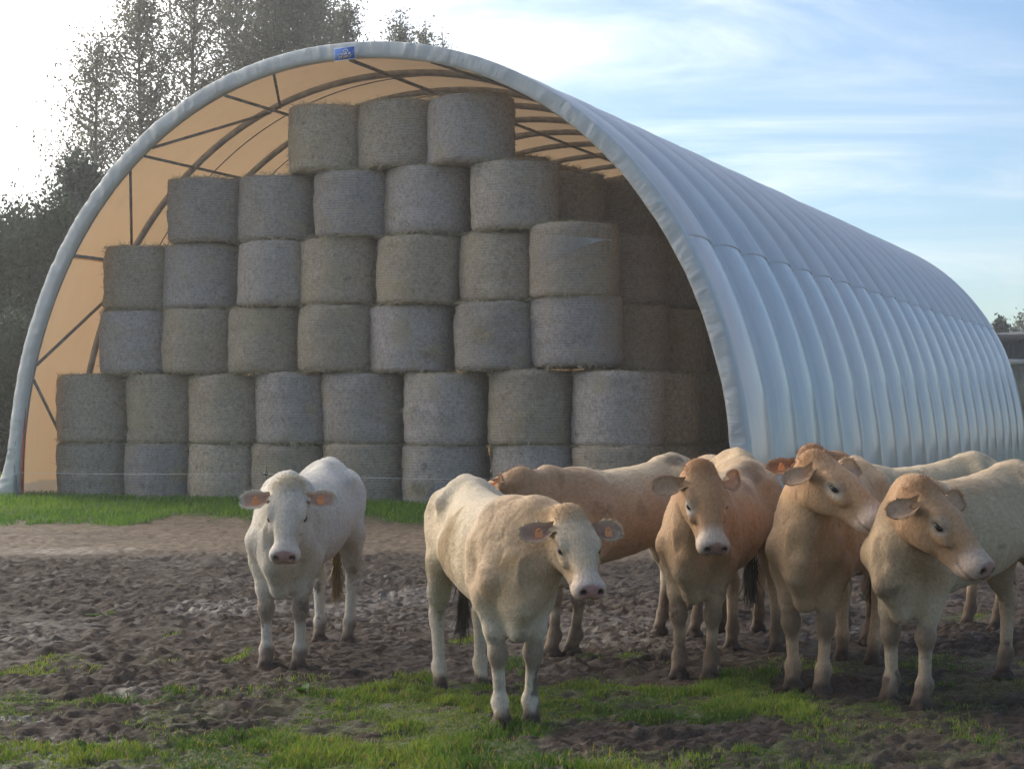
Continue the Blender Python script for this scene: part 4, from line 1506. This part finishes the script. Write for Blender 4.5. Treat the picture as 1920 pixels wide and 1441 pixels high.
    fn = 0.03 * (nz2 - 0.5)
    if 'face' in coat: paint(fz * sstep(0.0, 0.05, uh[:, 2] + 0.095 + fn) * sstep(0.06, 0.12, uh[:, 0]), coat['face'])
    if 'eyering' in coat:
        for sd in (-1, 1):
            de = np.linalg.norm((uh - np.array([0.250, sd * 0.11, -0.064])) / np.array([1.35, 1.2, 1.0]), axis=1)
            paint(fz * (1 - sstep(0.028, 0.058, de + fn)), coat['eyering'])
    paint(fz * sstep(0.39, 0.485, uh[:, 0] + 2 * fn), np.array(coat.get('muzzle', (0.72, 0.62, 0.52))) * np.array([0.93, 0.88, 0.84]))
    dnose = np.linalg.norm((uh - np.array([0.575, 0, -0.062])) / np.array([0.85, 1.15, 1.05]), axis=1)
    paint(fz * (1 - sstep(0.058, 0.072, dnose + fn)), coat.get('nose', (0.50, 0.29, 0.24)))
    paint(fz * (uh[:, 0] > 0.45) * (1 - sstep(0.0, 0.014, np.abs(uh[:, 2] + 0.126))) * (np.abs(uh[:, 1]) < 0.10) * 0.75, (0.13, 0.07, 0.055))
    for sd in (-1, 1):
        dn_ = np.linalg.norm(uh - np.array([0.562, sd * 0.048, -0.062]), axis=1)
        paint(fz * (1 - sstep(0.014, 0.026, dn_)), (0.05, 0.025, 0.02))
        de = np.linalg.norm((uh - np.array([0.250, sd * 0.108, -0.064])) / np.array([1.5, 1.2, 0.8]), axis=1)
        paint(fz * (1 - sstep(0.016, 0.030, de)) * 0.8, (0.13, 0.075, 0.06))
    paint(fz * (1 - sstep(0.0, 0.09, uh[:, 0] + 0.05 * (nz2 - 0.5) + 0.02)) * (uh[:, 2] > -0.16) * 0.8, coat.get('poll', coat['head']))
    # knees, hocks and feet: dried mud
    for kn in knees:
        dk = np.linalg.norm((V - kn - np.array([0.03, 0, -0.01])) / np.array([0.9, 1.0, 1.15]), axis=1)
        paint((1 - sstep(0.055, 0.105, dk + 0.05 * (nz2 - 0.5))) * 0.75, (0.22, 0.145, 0.095))
    mudl = coat.get('mud', 0.20) * 1.15
    lowm = 1 - sstep(mudl * 0.45, mudl, V[:, 2] + 0.22 * (nz1 - 0.5) + 0.10 * (nz2 - 0.5))
    paint(lowm * 0.9, (0.155, 0.10, 0.066))
    paint((1 - sstep(0.04, 0.095, V[:, 2] + 0.06 * (nz2 - 0.5))), (0.075, 0.048, 0.034))
    # splashes
    paint(sstep(0.66, 0.72, fbm3(V + seed * 5, 7.0, 4, seed + 70)) * (1 - sstep(0.3, 0.75, V[:, 2])) * 0.8, (0.10, 0.065, 0.045))
    for (sx, sy, sz, sr, rgb, amt) in coat.get('stains', []):
        dk = np.linalg.norm((V - np.array([sx, sy, sz])) / np.array(sr), axis=1)
        paint((1 - sstep(0.4, 1.1, dk + 1.3 * (nz2 - 0.5) + 0.9 * (nz1 - 0.5))) * amt, rgb)
    if coat.get('speck'): paint(sstep(0.69, 0.74, fbm3(V + seed * 9, 9.0, 4, seed + 80)) * coat['speck'], (0.16, 0.11, 0.07))
    mg = Merge(); mg.add(V, Fq, None, col)
    # ---- ears, set into the skull, one skin with the body
    ears = ears or {}
    tag_at = {}
    for key, sd in (('L', 1), ('R', -1)):
        e = ears.get(key, {})
        dirv = unit(e.get('dir', (0.02, 1.0, -0.12)) * np.array([1, sd, 1]))
        face = np.array(e.get('face', (0.25, 0.12, 1.0))) * np.array([1, sd, 1])
        face = unit(face - dirv * (face @ dirv)); acr = np.cross(dirv, face)
        ln = e.get('len', 0.19); wd = e.get('wid', 0.060)
        root = np.array([0.090, sd * 0.112, -0.080])
        nS, nT = 15, 11
        for layer in (0, 1):
            pass
        S_, T_ = np.meshgrid(np.linspace(0, 1, nS), np.linspace(-1, 1, nT), indexing='ij')
        w_ = wd * (0.50 + 0.50 * sstep(0.0, 0.45, S_)) * np.sqrt(np.clip(1 - np.clip((S_ - 0.52) / 0.48, 0, 1) ** 2.4, 0, 1)) + 0.002
        cup = (0.036 * T_ ** 2 * (1 - 0.55 * S_) - 0.018 * S_ ** 2 - 0.012 + 0.05 * (1 - sstep(0, 0.3, S_)) * T_ ** 2)
        pos = root + S_[..., None] * ln * dirv + (T_ * w_)[..., None] * acr + cup[..., None] * face
        thick = (0.010 * (1 - 0.55 * np.abs(T_) ** 3) * (1 - 0.5 * S_))[..., None] * face
        inner, outer = pos + thick * 0.4, pos - thick
        for P_, fl, inn in ((inner, False, True), (outer, True, False)):
            W_ = (pl + s_ * (P_ @ np.stack([a, c * WID, b], 0))).reshape(-1, 3)
            i, j = np.meshgrid(np.arange(nS - 1), np.arange(nT - 1), indexing='ij')
            Q_ = np.stack([i * nT + j, (i + 1) * nT + j, (i + 1) * nT + j + 1, i * nT + j + 1], -1).reshape(-1, 4)
            if fl: Q_ = Q_[:, ::-1]
            rim = np.maximum(sstep(0.66, 0.95, np.abs(T_)), sstep(0.80, 0.97, S_)).reshape(-1, 1)
            ec = np.array(coat.get('ear', coat['head']))
            ic = np.array(coat.get('earin', (0.34, 0.22, 0.16))) * np.array([1.45, 1.4, 1.35])
            mg.add(W_, Q_, None, (ic * (1 - rim) + ec * rim) if inn else np.broadcast_to(ec, W_.shape))
        # rim strip joining the two faces
        tag_at[key] = (root + 0.46 * ln * dirv - 0.2 * wd * acr * 0 + 0.012 * face, dirv, face, acr)
    me = mg.mesh(name, True)
    me.materials.append(M['coat'])
    body = obj(name, me, loc=(org[0], org[1], z0 - 0.012), rot=(0, 0, math.atan2(fwd[1], fwd[0])))
    body.scale = (scale,) * 3
    tag(body, label, 'cow', group)
    rim_hair = []
    toL = lambda p: pl + s_ * (np.asarray(p) @ np.stack([a, c * WID, b], 0))
    for key, sd in (('L', 1), ('R', -1)):
        p, dirv, face, acr = tag_at[key]
        e = ears.get(key, {}); ln = e.get('len', 0.19); wd = e.get('wid', 0.060)
        n = 420
        t = r.uniform(-1, 1, n); S1 = 1 - np.abs(t) ** 1.3 * 0.8; sg = np.sign(t)
        w1 = wd * (0.50 + 0.50 * sstep(0.0, 0.45, S1)) * np.sqrt(np.clip(1 - np.clip((S1 - 0.52) / 0.48, 0, 1) ** 2.4, 0, 1))
        root = np.array([0.090, sd * 0.112, -0.080])
        cup = 0.036 * (1 - 0.55 * S1) - 0.018 * S1 ** 2 - 0.012
        P1 = root + (S1 * ln)[:, None] * dirv + (sg * w1)[:, None] * acr + cup[:, None] * face
        D1 = dirv * 0.7 + (sg * (0.2 + 0.8 * np.abs(t)))[:, None] * acr + r.normal(0, 0.3, (n, 3)) + face * r.uniform(0.0, 0.6, (n, 1)); D1 /= np.linalg.norm(D1, axis=1)[:, None]
        rim_hair.append((toL(P1), D1 @ np.stack([a, c, b], 0), n))
    # ---- eyes
    for sd in (-1, 1):
        u = np.linspace(0, np.pi, 9); v = np.linspace(0, 2 * np.pi, 14, endpoint=False)
        U, Vv = np.meshgrid(u, v, indexing='ij')
        sp = np.stack([np.cos(U) * 0.029, np.sin(U) * np.cos(Vv) * 0.016, np.sin(U) * np.sin(Vv) * 0.0165], -1) + np.array([0.250, sd * 0.1085, -0.0630])
        W_ = toL(sp.reshape(-1, 3))
        i, j = np.meshgrid(np.arange(8), np.arange(14), indexing='ij'); jn = (j + 1) % 14
        obj('eye', mesh_np('eye', W_, np.stack([i * 14 + j, i * 14 + jn, (i + 1) * 14 + jn, (i + 1) * 14 + j], -1).reshape(-1, 4), True), body, M['eye'])
    # ---- ear tags
    for key in tags:
        p, dirv, face, acr = tag_at[key]
        dn = np.array(R.T @ np.array([0, 0, -1.0]))          # straight down, in head coordinates
        dn = unit(dn - face * (dn @ face) * 0.8); sdv = unit(np.cross(dn, face)); fc = np.cross(sdv, dn)
        p = p + 0.028 * face
        out = [(-.014, 0.0), (-.007, -.009), (.007, -.009), (.014, 0.0), (.021, .018), (.021, .046), (-.021, .046), (-.021, .018)]
        fr = np.array([p + sdv * x_ + dn * y_ for x_, y_ in out]); bk = fr - fc * 0.004 if fc @ face > 0 else fr + fc * 0.004
        W_ = toL(np.concatenate([fr, bk]))
        n8 = 8
        me_ = bpy.data.meshes.new('ear_tag')
        fs = [list(range(n8)), list(range(2 * n8 - 1, n8 - 1, -1))] + [[k, n8 + k, n8 + (k + 1) % n8, (k + 1) % n8] for k in range(n8)]
        me_.from_pydata([tuple(x_) for x_ in W_], [], fs)
        tg = obj('ear_tag', me_, body, M['eartag'])
        V_, Q_, T_ = tube([toL(p + fc * 0.010), toL(p - fc * 0.012)], 0.008, 8)
        obj('stud', mesh_np('stud', V_, [Q_, T_], True), tg, M['eartag'])
    # ---- hair strips: curly poll, tail switch, fringe along neck and back
    def strips(nm, P, Dv, ln, wd, rgb, curl=0.3):
        n = len(P)
        sidev = np.cross(Dv, r.normal(size=(n, 3))); sidev /= np.linalg.norm(sidev, axis=1)[:, None] + 1e-9
        ln = np.asarray(ln).reshape(-1, 1) * np.ones((n, 1)); wv = wd * r.uniform(0.6, 1.3, (n, 1))
        bend = r.normal(0, curl, (n, 3))
        rows = []
        for k, t in enumerate((0, 0.4, 0.75, 1.0)):
            ctr = P + Dv * ln * t + bend * ln * t * t
            rows += [ctr - sidev * wv * (1 - t * 0.85), ctr + sidev * wv * (1 - t * 0.85)]
        Vh = np.stack(rows, 1)
        o_ = np.arange(n)[:, None] * 8
        Qh = np.concatenate([o_ + np.array([[2 * k, 2 * k + 1, 2 * k + 3, 2 * k + 2]]) for k in range(3)])
        me_ = mesh_np(nm, Vh.reshape(-1, 3), Qh, True)
        cc = np.array(rgb) * r.uniform(0.8, 1.2, (n, 1))
        set_color(me_, np.repeat(cc, 8, axis=0))
        o2 = obj(nm, me_, body, M['hair'])
        o2['kind'] = 'stuff'
        return o2
    n = 1100
    tf = tuft or {}
    for P1, D1, n1_ in rim_hair:
        strips('ear_hair', P1, D1, r.uniform(0.008, 0.020, n1_), 0.0016, coat.get('ear', coat['head']), 0.3)
    sel = head & (uh[:, 0] < 0.075) & (uh[:, 0] > -0.09) & (uh[:, 2] > -0.10) & (np.abs(uh[:, 1]) < 0.095)
    pk = np.where(sel)[0]
    if len(pk):
        pi = r.choice(pk, n)
        ctr = HP(0.05, 0, -0.12)
        nd = V[pi] - ctr; nd /= np.linalg.norm(nd, axis=1)[:, None]
        Dv = nd * 0.28 + a * r.uniform(-0.2, 1.0, (n, 1)) + c * r.normal(0, 0.45, (n, 1)); Dv /= np.linalg.norm(Dv, axis=1)[:, None]
        strips('poll_hair', V[pi] - nd * 0.006, Dv, r.uniform(0.012, 0.024, n) * tf.get('len', 1.0), 0.0016, coat.get('poll', coat['head']), 0.45)
    n = 420
    tpos = te + r.normal(0, 0.012, (n, 3)) + np.array([0, 0, 1]) * r.uniform(-0.10, 0.14, (n, 1))
    Dv = np.array([0, 0, -1.0]) + r.normal(0, 0.10, (n, 3))
    strips('tail_switch', tpos, Dv / np.linalg.norm(Dv, axis=1)[:, None], r.uniform(0.12, 0.27, n), 0.004, coat.get('switch', (0.12, 0.085, 0.05)), 0.10)
    # short lying hair over the whole hide
    if fur:
        nrm2 = np.zeros_like(V)
        fa = np.cross(V[Fq[:, 2]] - V[Fq[:, 0]], V[Fq[:, 3]] - V[Fq[:, 1]])
        for k in range(4):
            for q3 in range(3): nrm2[:, q3] += np.bincount(Fq[:, k], fa[:, q3], len(V))
        nrm2 /= np.linalg.norm(nrm2, axis=1)[:, None] + 1e-9
        pk = np.where((V[:, 2] > 0.10) & ~(head & (uh[:, 0] > 0.44)))[0]
        pi = r.choice(pk, fur); nn = nrm2[pi]
        flow = np.array([-0.75, 0, -0.65]) + r.normal(0, 0.30, (fur, 3))
        hd_ = head[pi][:, None]
        flow = np.where(hd_, a * 0.9 + r.normal(0, 0.35, (fur, 3)), flow)
        flow -= nn * (flow * nn).sum(1)[:, None]
        Dv = unit_rows(flow) + nn * r.uniform(0.08, 0.40, (fur, 1)); Dv = unit_rows(Dv)
        sv = unit_rows(np.cross(Dv, nn))
        ln = r.uniform(0.010, 0.024, (fur, 1)); wv = r.uniform(0.0010, 0.0022, (fur, 1))
        P0 = V[pi] - nn * 0.001
        Vh = np.stack([P0 - sv * wv, P0 + sv * wv, P0 + Dv * ln], 1).reshape(-1, 3)
        me_ = mesh_np('coat_hair', Vh, np.arange(3 * fur).reshape(-1, 3), True, [M['hair']])
        set_color(me_, np.repeat(col[pi] * r.uniform(0.66, 1.12, (fur, 1)), 3, axis=0))
        o3 = obj('coat_hair', me_, body)
        o3['kind'] = 'stuff'
    return body


def unit_rows(v): return v / (np.linalg.norm(v, axis=1)[:, None] + 1e-9)


def wp(px, py, d): return (at_x(px, d), d, at_z(py, d))


WHITE = dict(body=(0.62, 0.56, 0.465), legs=(0.63, 0.57, 0.475), head=(0.61, 0.54, 0.44), poll=(0.50, 0.41, 0.27), muzzle=(0.76, 0.71, 0.64),
             nose=(0.46, 0.28, 0.24), ear=(0.74, 0.68, 0.58), earin=(0.40, 0.25, 0.18), switch=(0.22, 0.15, 0.06), mud=0.17, top=(0.62, 0.58, 0.52), speck=0.12)
make_cow('cow', 'white cow standing apart on the left, facing the camera', (-1.555, 12.40), -8, 1.02, wp(541, 900, 12.02), 1, 54, WHITE, seed=3,
         feet={'FL': (0.0, -0.02), 'FR': (0.02, 0.02), 'HL': (-0.02, -0.03), 'HR': (-0.05, 0.03)},
         ears={'L': dict(dir=(-0.05, 1, -0.02)), 'R': dict(dir=(0.02, 1, -0.02))}, tail=(-0.02, 0.10), hs=0.95, h=0.0132, tuft={'len': 1.4})
CREAM = dict(body=(0.62, 0.48, 0.31), fore=(0.55, 0.385, 0.235), legs=(0.68, 0.57, 0.43), head=(0.60, 0.42, 0.255), face=(0.66, 0.50, 0.335), poll=(0.56, 0.35, 0.17),
             muzzle=(0.74, 0.62, 0.52), nose=(0.52, 0.27, 0.24), ear=(0.66, 0.50, 0.33), earin=(0.36, 0.22, 0.16), switch=(0.05, 0.04, 0.03), mud=0.12, top=(0.63, 0.52, 0.37), neck=(0.53, 0.355, 0.205),
             stains=[(-0.02, -0.27, 0.98, (0.30, 0.16, 0.24), (0.30, 0.19, 0.075), 0.9), (-0.8, -0.18, 1.0, (0.20, 0.18, 0.32), (0.32, 0.21, 0.09), 0.75), (0.92, -0.05, 0.95, (0.12, 0.16, 0.06), (0.36, 0.23, 0.10), 0.7)], speck=0.25)
make_cow('cow', 'cream cow in front of the herd, head turned to the right, orange ear tag', (0.02, 10.22), 14, 0.985, wp(1072, 952, 9.92), 19, 48, CREAM, seed=5,
         feet={'FL': (0.0, -0.045), 'FR': (0.0, 0.045), 'HL': (-0.10, 0.0), 'HR': (0.04, -0.02)},
         ears={'L': dict(dir=(0.05, 1, -0.05), face=(0.45, 0.1, 1)), 'R': dict(dir=(0.03, 1, -0.10), face=(0.3, 0.5, 1))}, hs=0.92, tail=(0.06, 0.05), h=0.0132)
TAN = dict(body=(0.52, 0.325, 0.175), legs=(0.58, 0.43, 0.285), head=(0.50, 0.285, 0.14), poll=(0.40, 0.19, 0.075), eyering=(0.74, 0.62, 0.48), muzzle=(0.76, 0.64, 0.53),
           nose=(0.42, 0.24, 0.19), ear=(0.52, 0.33, 0.19), earin=(0.42, 0.27, 0.17), switch=(0.05, 0.035, 0.02), mud=0.30, top=(0.56, 0.38, 0.22), neck=(0.46, 0.23, 0.095), speck=0.3)
C_COAT = dict(TAN, head=(0.52, 0.34, 0.20), poll=(0.46, 0.28, 0.15), body=(0.53, 0.35, 0.20), top=(0.63, 0.47, 0.29), neck=(0.50, 0.32, 0.18), legs=(0.64, 0.53, 0.38), mud=0.34,
              stains=[(-0.55, 0.1, 1.36, (0.20, 0.12, 0.10), (0.08, 0.06, 0.04), 0.8), (-0.72, 0.14, 0.46, (0.10, 0.10, 0.16), (0.04, 0.03, 0.025), 0.9), (0.2, 0.28, 1.0, (0.18, 0.08, 0.12), (0.30, 0.19, 0.10), 0.5)])
make_cow('cow', 'tan cow behind the cream cow, standing side-on with its head turned away', (0.42, 13.15), -38, 1.04, wp(968, 876, 12.6), -122, 26, C_COAT, seed=8,
         feet={'FL': (-0.05, -0.14), 'FR': (0.10, 0.06), 'HL': (0.0, 0.0), 'HR': (0.02, -0.02)}, tags=('L',), hs=1.0, tail=(0.03, 0.0), h=0.014,
         ears={'R': dict(dir=(0.05, 1, -0.15), face=(-0.3, 0.2, 1)), 'L': dict(dir=(-0.55, 0.8, -0.05), face=(0.6, 0.6, 0.5), len=0.21)})
D_COAT = dict(TAN, stains=[(-0.35, 0.12, 1.28, (0.22, 0.12, 0.08), (0.20, 0.11, 0.06), 0.7), (0.1, 0.2, 1.2, (0.16, 0.10, 0.08), (0.22, 0.12, 0.06), 0.6)])
make_cow('cow', 'tan cow facing the camera with pale eye rings and white muzzle', (1.212, 12.0), -21, 1.03, wp(1318, 870, 11.52), 12, 57, D_COAT, seed=11,
         feet={'FL': (0.0, -0.035), 'FR': (0.0, 0.02), 'HL': (-0.05, 0.06), 'HR': (-0.10, 0.0)},
         ears={'R': dict(dir=(0.06, 1, 0.0), len=0.19), 'L': dict(dir=(-0.45, 0.75, -0.25), face=(0.2, 0.8, 0.6))}, tags=(), hs=0.97, tail=(-0.04, 0.0), h=0.0132)
E_COAT = dict(TAN, body=(0.58, 0.38, 0.22), top=(0.62, 0.44, 0.26))
make_cow('cow', 'pale tan cow mostly hidden behind the pale-eyed one, only its rump showing', (1.72, 16.05), -176, 1.06, wp(1390, 960, 16.7), -170, 40, E_COAT, seed=13, tags=(), h=0.018, fur=4000)
F_COAT = dict(TAN, body=(0.53, 0.335, 0.18), legs=(0.60, 0.42, 0.27), neck=(0.52, 0.27, 0.10), head=(0.53, 0.31, 0.16), poll=(0.44, 0.22, 0.09), eyering=(0.68, 0.54, 0.40), muzzle=(0.66, 0.52, 0.42), mud=0.20)
make_cow('cow', 'tan cow with raised head in profile to the right, head higher than its neighbours', (1.86, 11.45), -23, 1.05, wp(1540, 846, 11.12), 46, 35, F_COAT, seed=17,
         feet={'FL': (0.06, -0.03), 'FR': (-0.05, 0.03), 'HL': (0.02, -0.04), 'HR': (-0.06, 0.02)},
         ears={'R': dict(dir=(-0.32, 0.80, -0.40), face=(0.15, 0.05, 1.0), len=0.175, wid=0.058), 'L': dict(dir=(-0.10, 1, 0.22), face=(0.5, -0.3, 1), len=0.205)}, tags=(), hs=1.01, tail=(0.05, 0.0), h=0.0132)
G_COAT = dict(TAN, body=(0.60, 0.43, 0.26), top=(0.64, 0.49, 0.31), head=(0.42, 0.24, 0.12), poll=(0.34, 0.17, 0.08), earin=(0.26, 0.12, 0.06), mud=0.34)
make_cow('cow', 'beige cow at the very back right, brown poll and one ear showing above', (2.62, 13.85), -54, 1.04, wp(1524, 838, 13.45), -4, 48, G_COAT, seed=19, tags=('R',), h=0.014, hs=1.0)
I_COAT = dict(TAN, muzzle=(0.64, 0.50, 0.40), body=(0.60, 0.445, 0.275), top=(0.60, 0.44, 0.27), fore=(0.58, 0.40, 0.235), neck=(0.50, 0.29, 0.14), head=(0.52, 0.30, 0.155), poll=(0.38, 0.20, 0.09), legs=(0.62, 0.48, 0.33), eyering=(0.60, 0.44, 0.31), mud=0.22,
              stains=[(0.15, 0.15, 1.24, (0.40, 0.20, 0.10), (0.36, 0.24, 0.13), 0.7), (0.92, 0.0, 0.70, (0.10, 0.10, 0.08), (0.16, 0.09, 0.05), 0.7)], speck=0.4)
make_cow('cow', 'pale cow with tan head lowered and turned right, cut by the right picture edge', (2.36, 10.85), -42, 1.05, wp(1740, 902, 10.5), 48, 46, I_COAT, seed=23,
         feet={'FL': (0.03, -0.02), 'FR': (-0.03, 0.0), 'HL': (0.0, 0.0), 'HR': (0.0, 0.02)},
         ears={'R': dict(dir=(-0.25, 0.80, -0.45), face=(0.15, 0.0, 1.0), len=0.17, wid=0.056), 'L': dict(dir=(0.0, 1, 0.25), face=(0.5, -0.3, 1), len=0.205)}, tags=(), hs=1.02, tail=(0.0, 0.0), h=0.0132, tuft={'len': 1.3})


# ------------------------------------------------------------------ grass
def blades(name, label, X, Y, Z, hgt, wid, cols, seed):
    r = np.random.default_rng(seed)
    n = len(X)
    az = r.uniform(0, 2 * np.pi, n); lean = r.uniform(0.1, 0.75, n) * hgt
    dx, dy = np.cos(az) * lean, np.sin(az) * lean
    fa = r.uniform(0, 2 * np.pi, n)
    sx, sy = np.cos(fa) * wid, np.sin(fa) * wid
    B = np.stack([X, Y, Z - 0.01], -1)
    S3 = np.stack([sx, sy, np.zeros(n)], -1)
    mid = B + np.stack([dx * 0.35, dy * 0.35, hgt * 0.6], -1); tip = B + np.stack([dx, dy, hgt * r.uniform(0.8, 1.05, n)], -1)
    V = np.stack([B - S3, B + S3, mid + S3 * 0.8, mid - S3 * 0.8, tip], 1).reshape(-1, 3)
    o_ = np.arange(n)[:, None] * 5
    Q = o_ + np.array([[0, 1, 2, 3]]); T = o_ + np.array([[3, 2, 4]])
    me = mesh_np(name, V, [Q, T], False)
    set_color(me, np.repeat(cols, 5, axis=0))
    o = obj(name, me, mat=M['grass'])
    tag(o, label, 'grass', kind='stuff')
    return o


def build_grass():
    r = np.random.default_rng(99)
    # yard tufts
    N_ = 640000
    y = np.sqrt(r.uniform(7.3 ** 2, 16.0 ** 2, N_))
    x = r.uniform(-1, 1, N_) * (y * 0.295 + 0.5)
    g = grass_mask(x, y)
    keep = r.random(N_) < g ** 1.25 * np.where(y > 12.5, 0.6, 0.9)
    x, y, g = x[keep], y[keep], g[keep]
    z = ground_h(x, y, g)
    n = len(x)
    tuft = fbm2(x * 3.0, y * 2.4, 3, 23)
    hgt = (0.020 + 0.048 * sstep(0.35, 0.7, tuft)) * r.uniform(0.5, 1.35, n) * (0.55 + 0.45 * g)
    hue = fbm2(x * 1.3, y * 1.0, 3, 29)[:, None] + r.normal(0, 0.10, (n, 1))
    ca, cb = np.array([0.058, 0.126, 0.026]), np.array([0.165, 0.240, 0.046])
    col = ca + (cb - ca) * np.clip((hue - 0.3) / 0.4, 0, 1)
    dry = r.random(n) < 0.12
    col[dry] = np.array([0.26, 0.21, 0.10])
    blades('yard_grass', 'short trampled green grass in patches over the mud', x, y, z, hgt, 0.0035 * r.uniform(0.7, 1.3, n), col, 101)
    # strip along the shed
    N_ = 290000
    y = r.uniform(23.0, 44, N_); x = r.uniform(-15, 13, N_)
    lx = (x - SHED[0]) * CU - (y - SHED[1]) * SU; q = (x - SHED[0]) * SU + (y - SHED[1]) * CU
    g = grass_mask(x, y)
    inside = (q > 0.6) & (np.abs(lx) < AX - 0.05)
    far = (y > 36) & (np.abs(lx) < AX + 30) & (q > 0) & (lx > AX + 3)
    keep = (r.random(N_) < g ** 1.3) & ~inside & ~far & (np.abs(x) < y * 0.32 + 1)
    x, y, g, q, lx = x[keep], y[keep], g[keep], q[keep], lx[keep]
    n = len(x)
    z = ground_h(x, y, g)
    tuft = fbm2(x * 1.2, y * 1.2, 3, 123)
    tall = sstep(-2.0, 0.3, q)
    hgt = (0.05 + 0.08 * tuft + 0.05 * tall) * r.uniform(0.6, 1.3, n) * g
    hue = fbm2(x * 0.6, y * 0.6, 3, 129)[:, None] + r.normal(0, 0.10, (n, 1))
    ca, cb = np.array([0.060, 0.165, 0.026]), np.array([0.15, 0.27, 0.038])
    col = ca + (cb - ca) * np.clip((hue - 0.3) / 0.4, 0, 1)
    blades('verge_grass', 'strip of lush green grass along the foot of the bales', x, y, z, hgt, 0.0095 * r.uniform(0.7, 1.3, n), col, 103)


build_grass()


def build_weeds():
    """a few broad-leaved plants in the yard"""
    r = np.random.default_rng(5)
    spots = [(565, 1300, 0.09, 'broad-leaved weed among the mud left of the cream cow'), (180, 1152, 0.10, 'small lone leafy weed in the churned mud at left'),
             (165, 1405, 0.10, 'dark broad-leaved weed in the grass at lower left'), (1362, 1318, 0.09, 'leafy weed by the hooves of the tall-headed cow'), (555, 1262, 0.05, 'tiny weed beside the fore hoof of the white cow')]
    for (px, py, sz, lab) in spots:
        g = gpt(px, py); z = float(ground_h(np.array([g[0]]), np.array([g[1]]))[0])
        root = obj('weed', None, loc=(g[0], g[1], z)); tag(root, lab, 'weed', 'broad-leaved weeds in the yard')
        for k in range(9):
            az = k * 2.4 + r.uniform(-.3, .3); ln = sz * r.uniform(0.7, 1.3); el = r.uniform(0.4, 1.1)
            u = np.array([math.cos(az) * math.cos(el), math.sin(az) * math.cos(el), math.sin(el)]); s = np.array([-math.sin(az), math.cos(az), 0])
            P = []
            for t, w in ((0, 0.06), (0.3, 0.22), (0.6, 0.26), (0.85, 0.15), (1.0, 0.01)):
                c0 = u * ln * t + np.array([0, 0, -0.35 * ln * t * t])
                P += [c0 - s * w * ln, c0 + np.array([0, 0, -0.04 * ln]), c0 + s * w * ln]
            Q = [(3 * i + j, 3 * i + j + 1, 3 * i + j + 4, 3 * i + j + 3) for i in range(4) for j in range(2)]
            me = mesh_np('leaf', np.array(P), np.array(Q), True); set_color(me, np.array([0.055, 0.12, 0.025]) * r.uniform(0.8, 1.3))
            obj('leaf', me, root, M['grass'])


build_weeds()
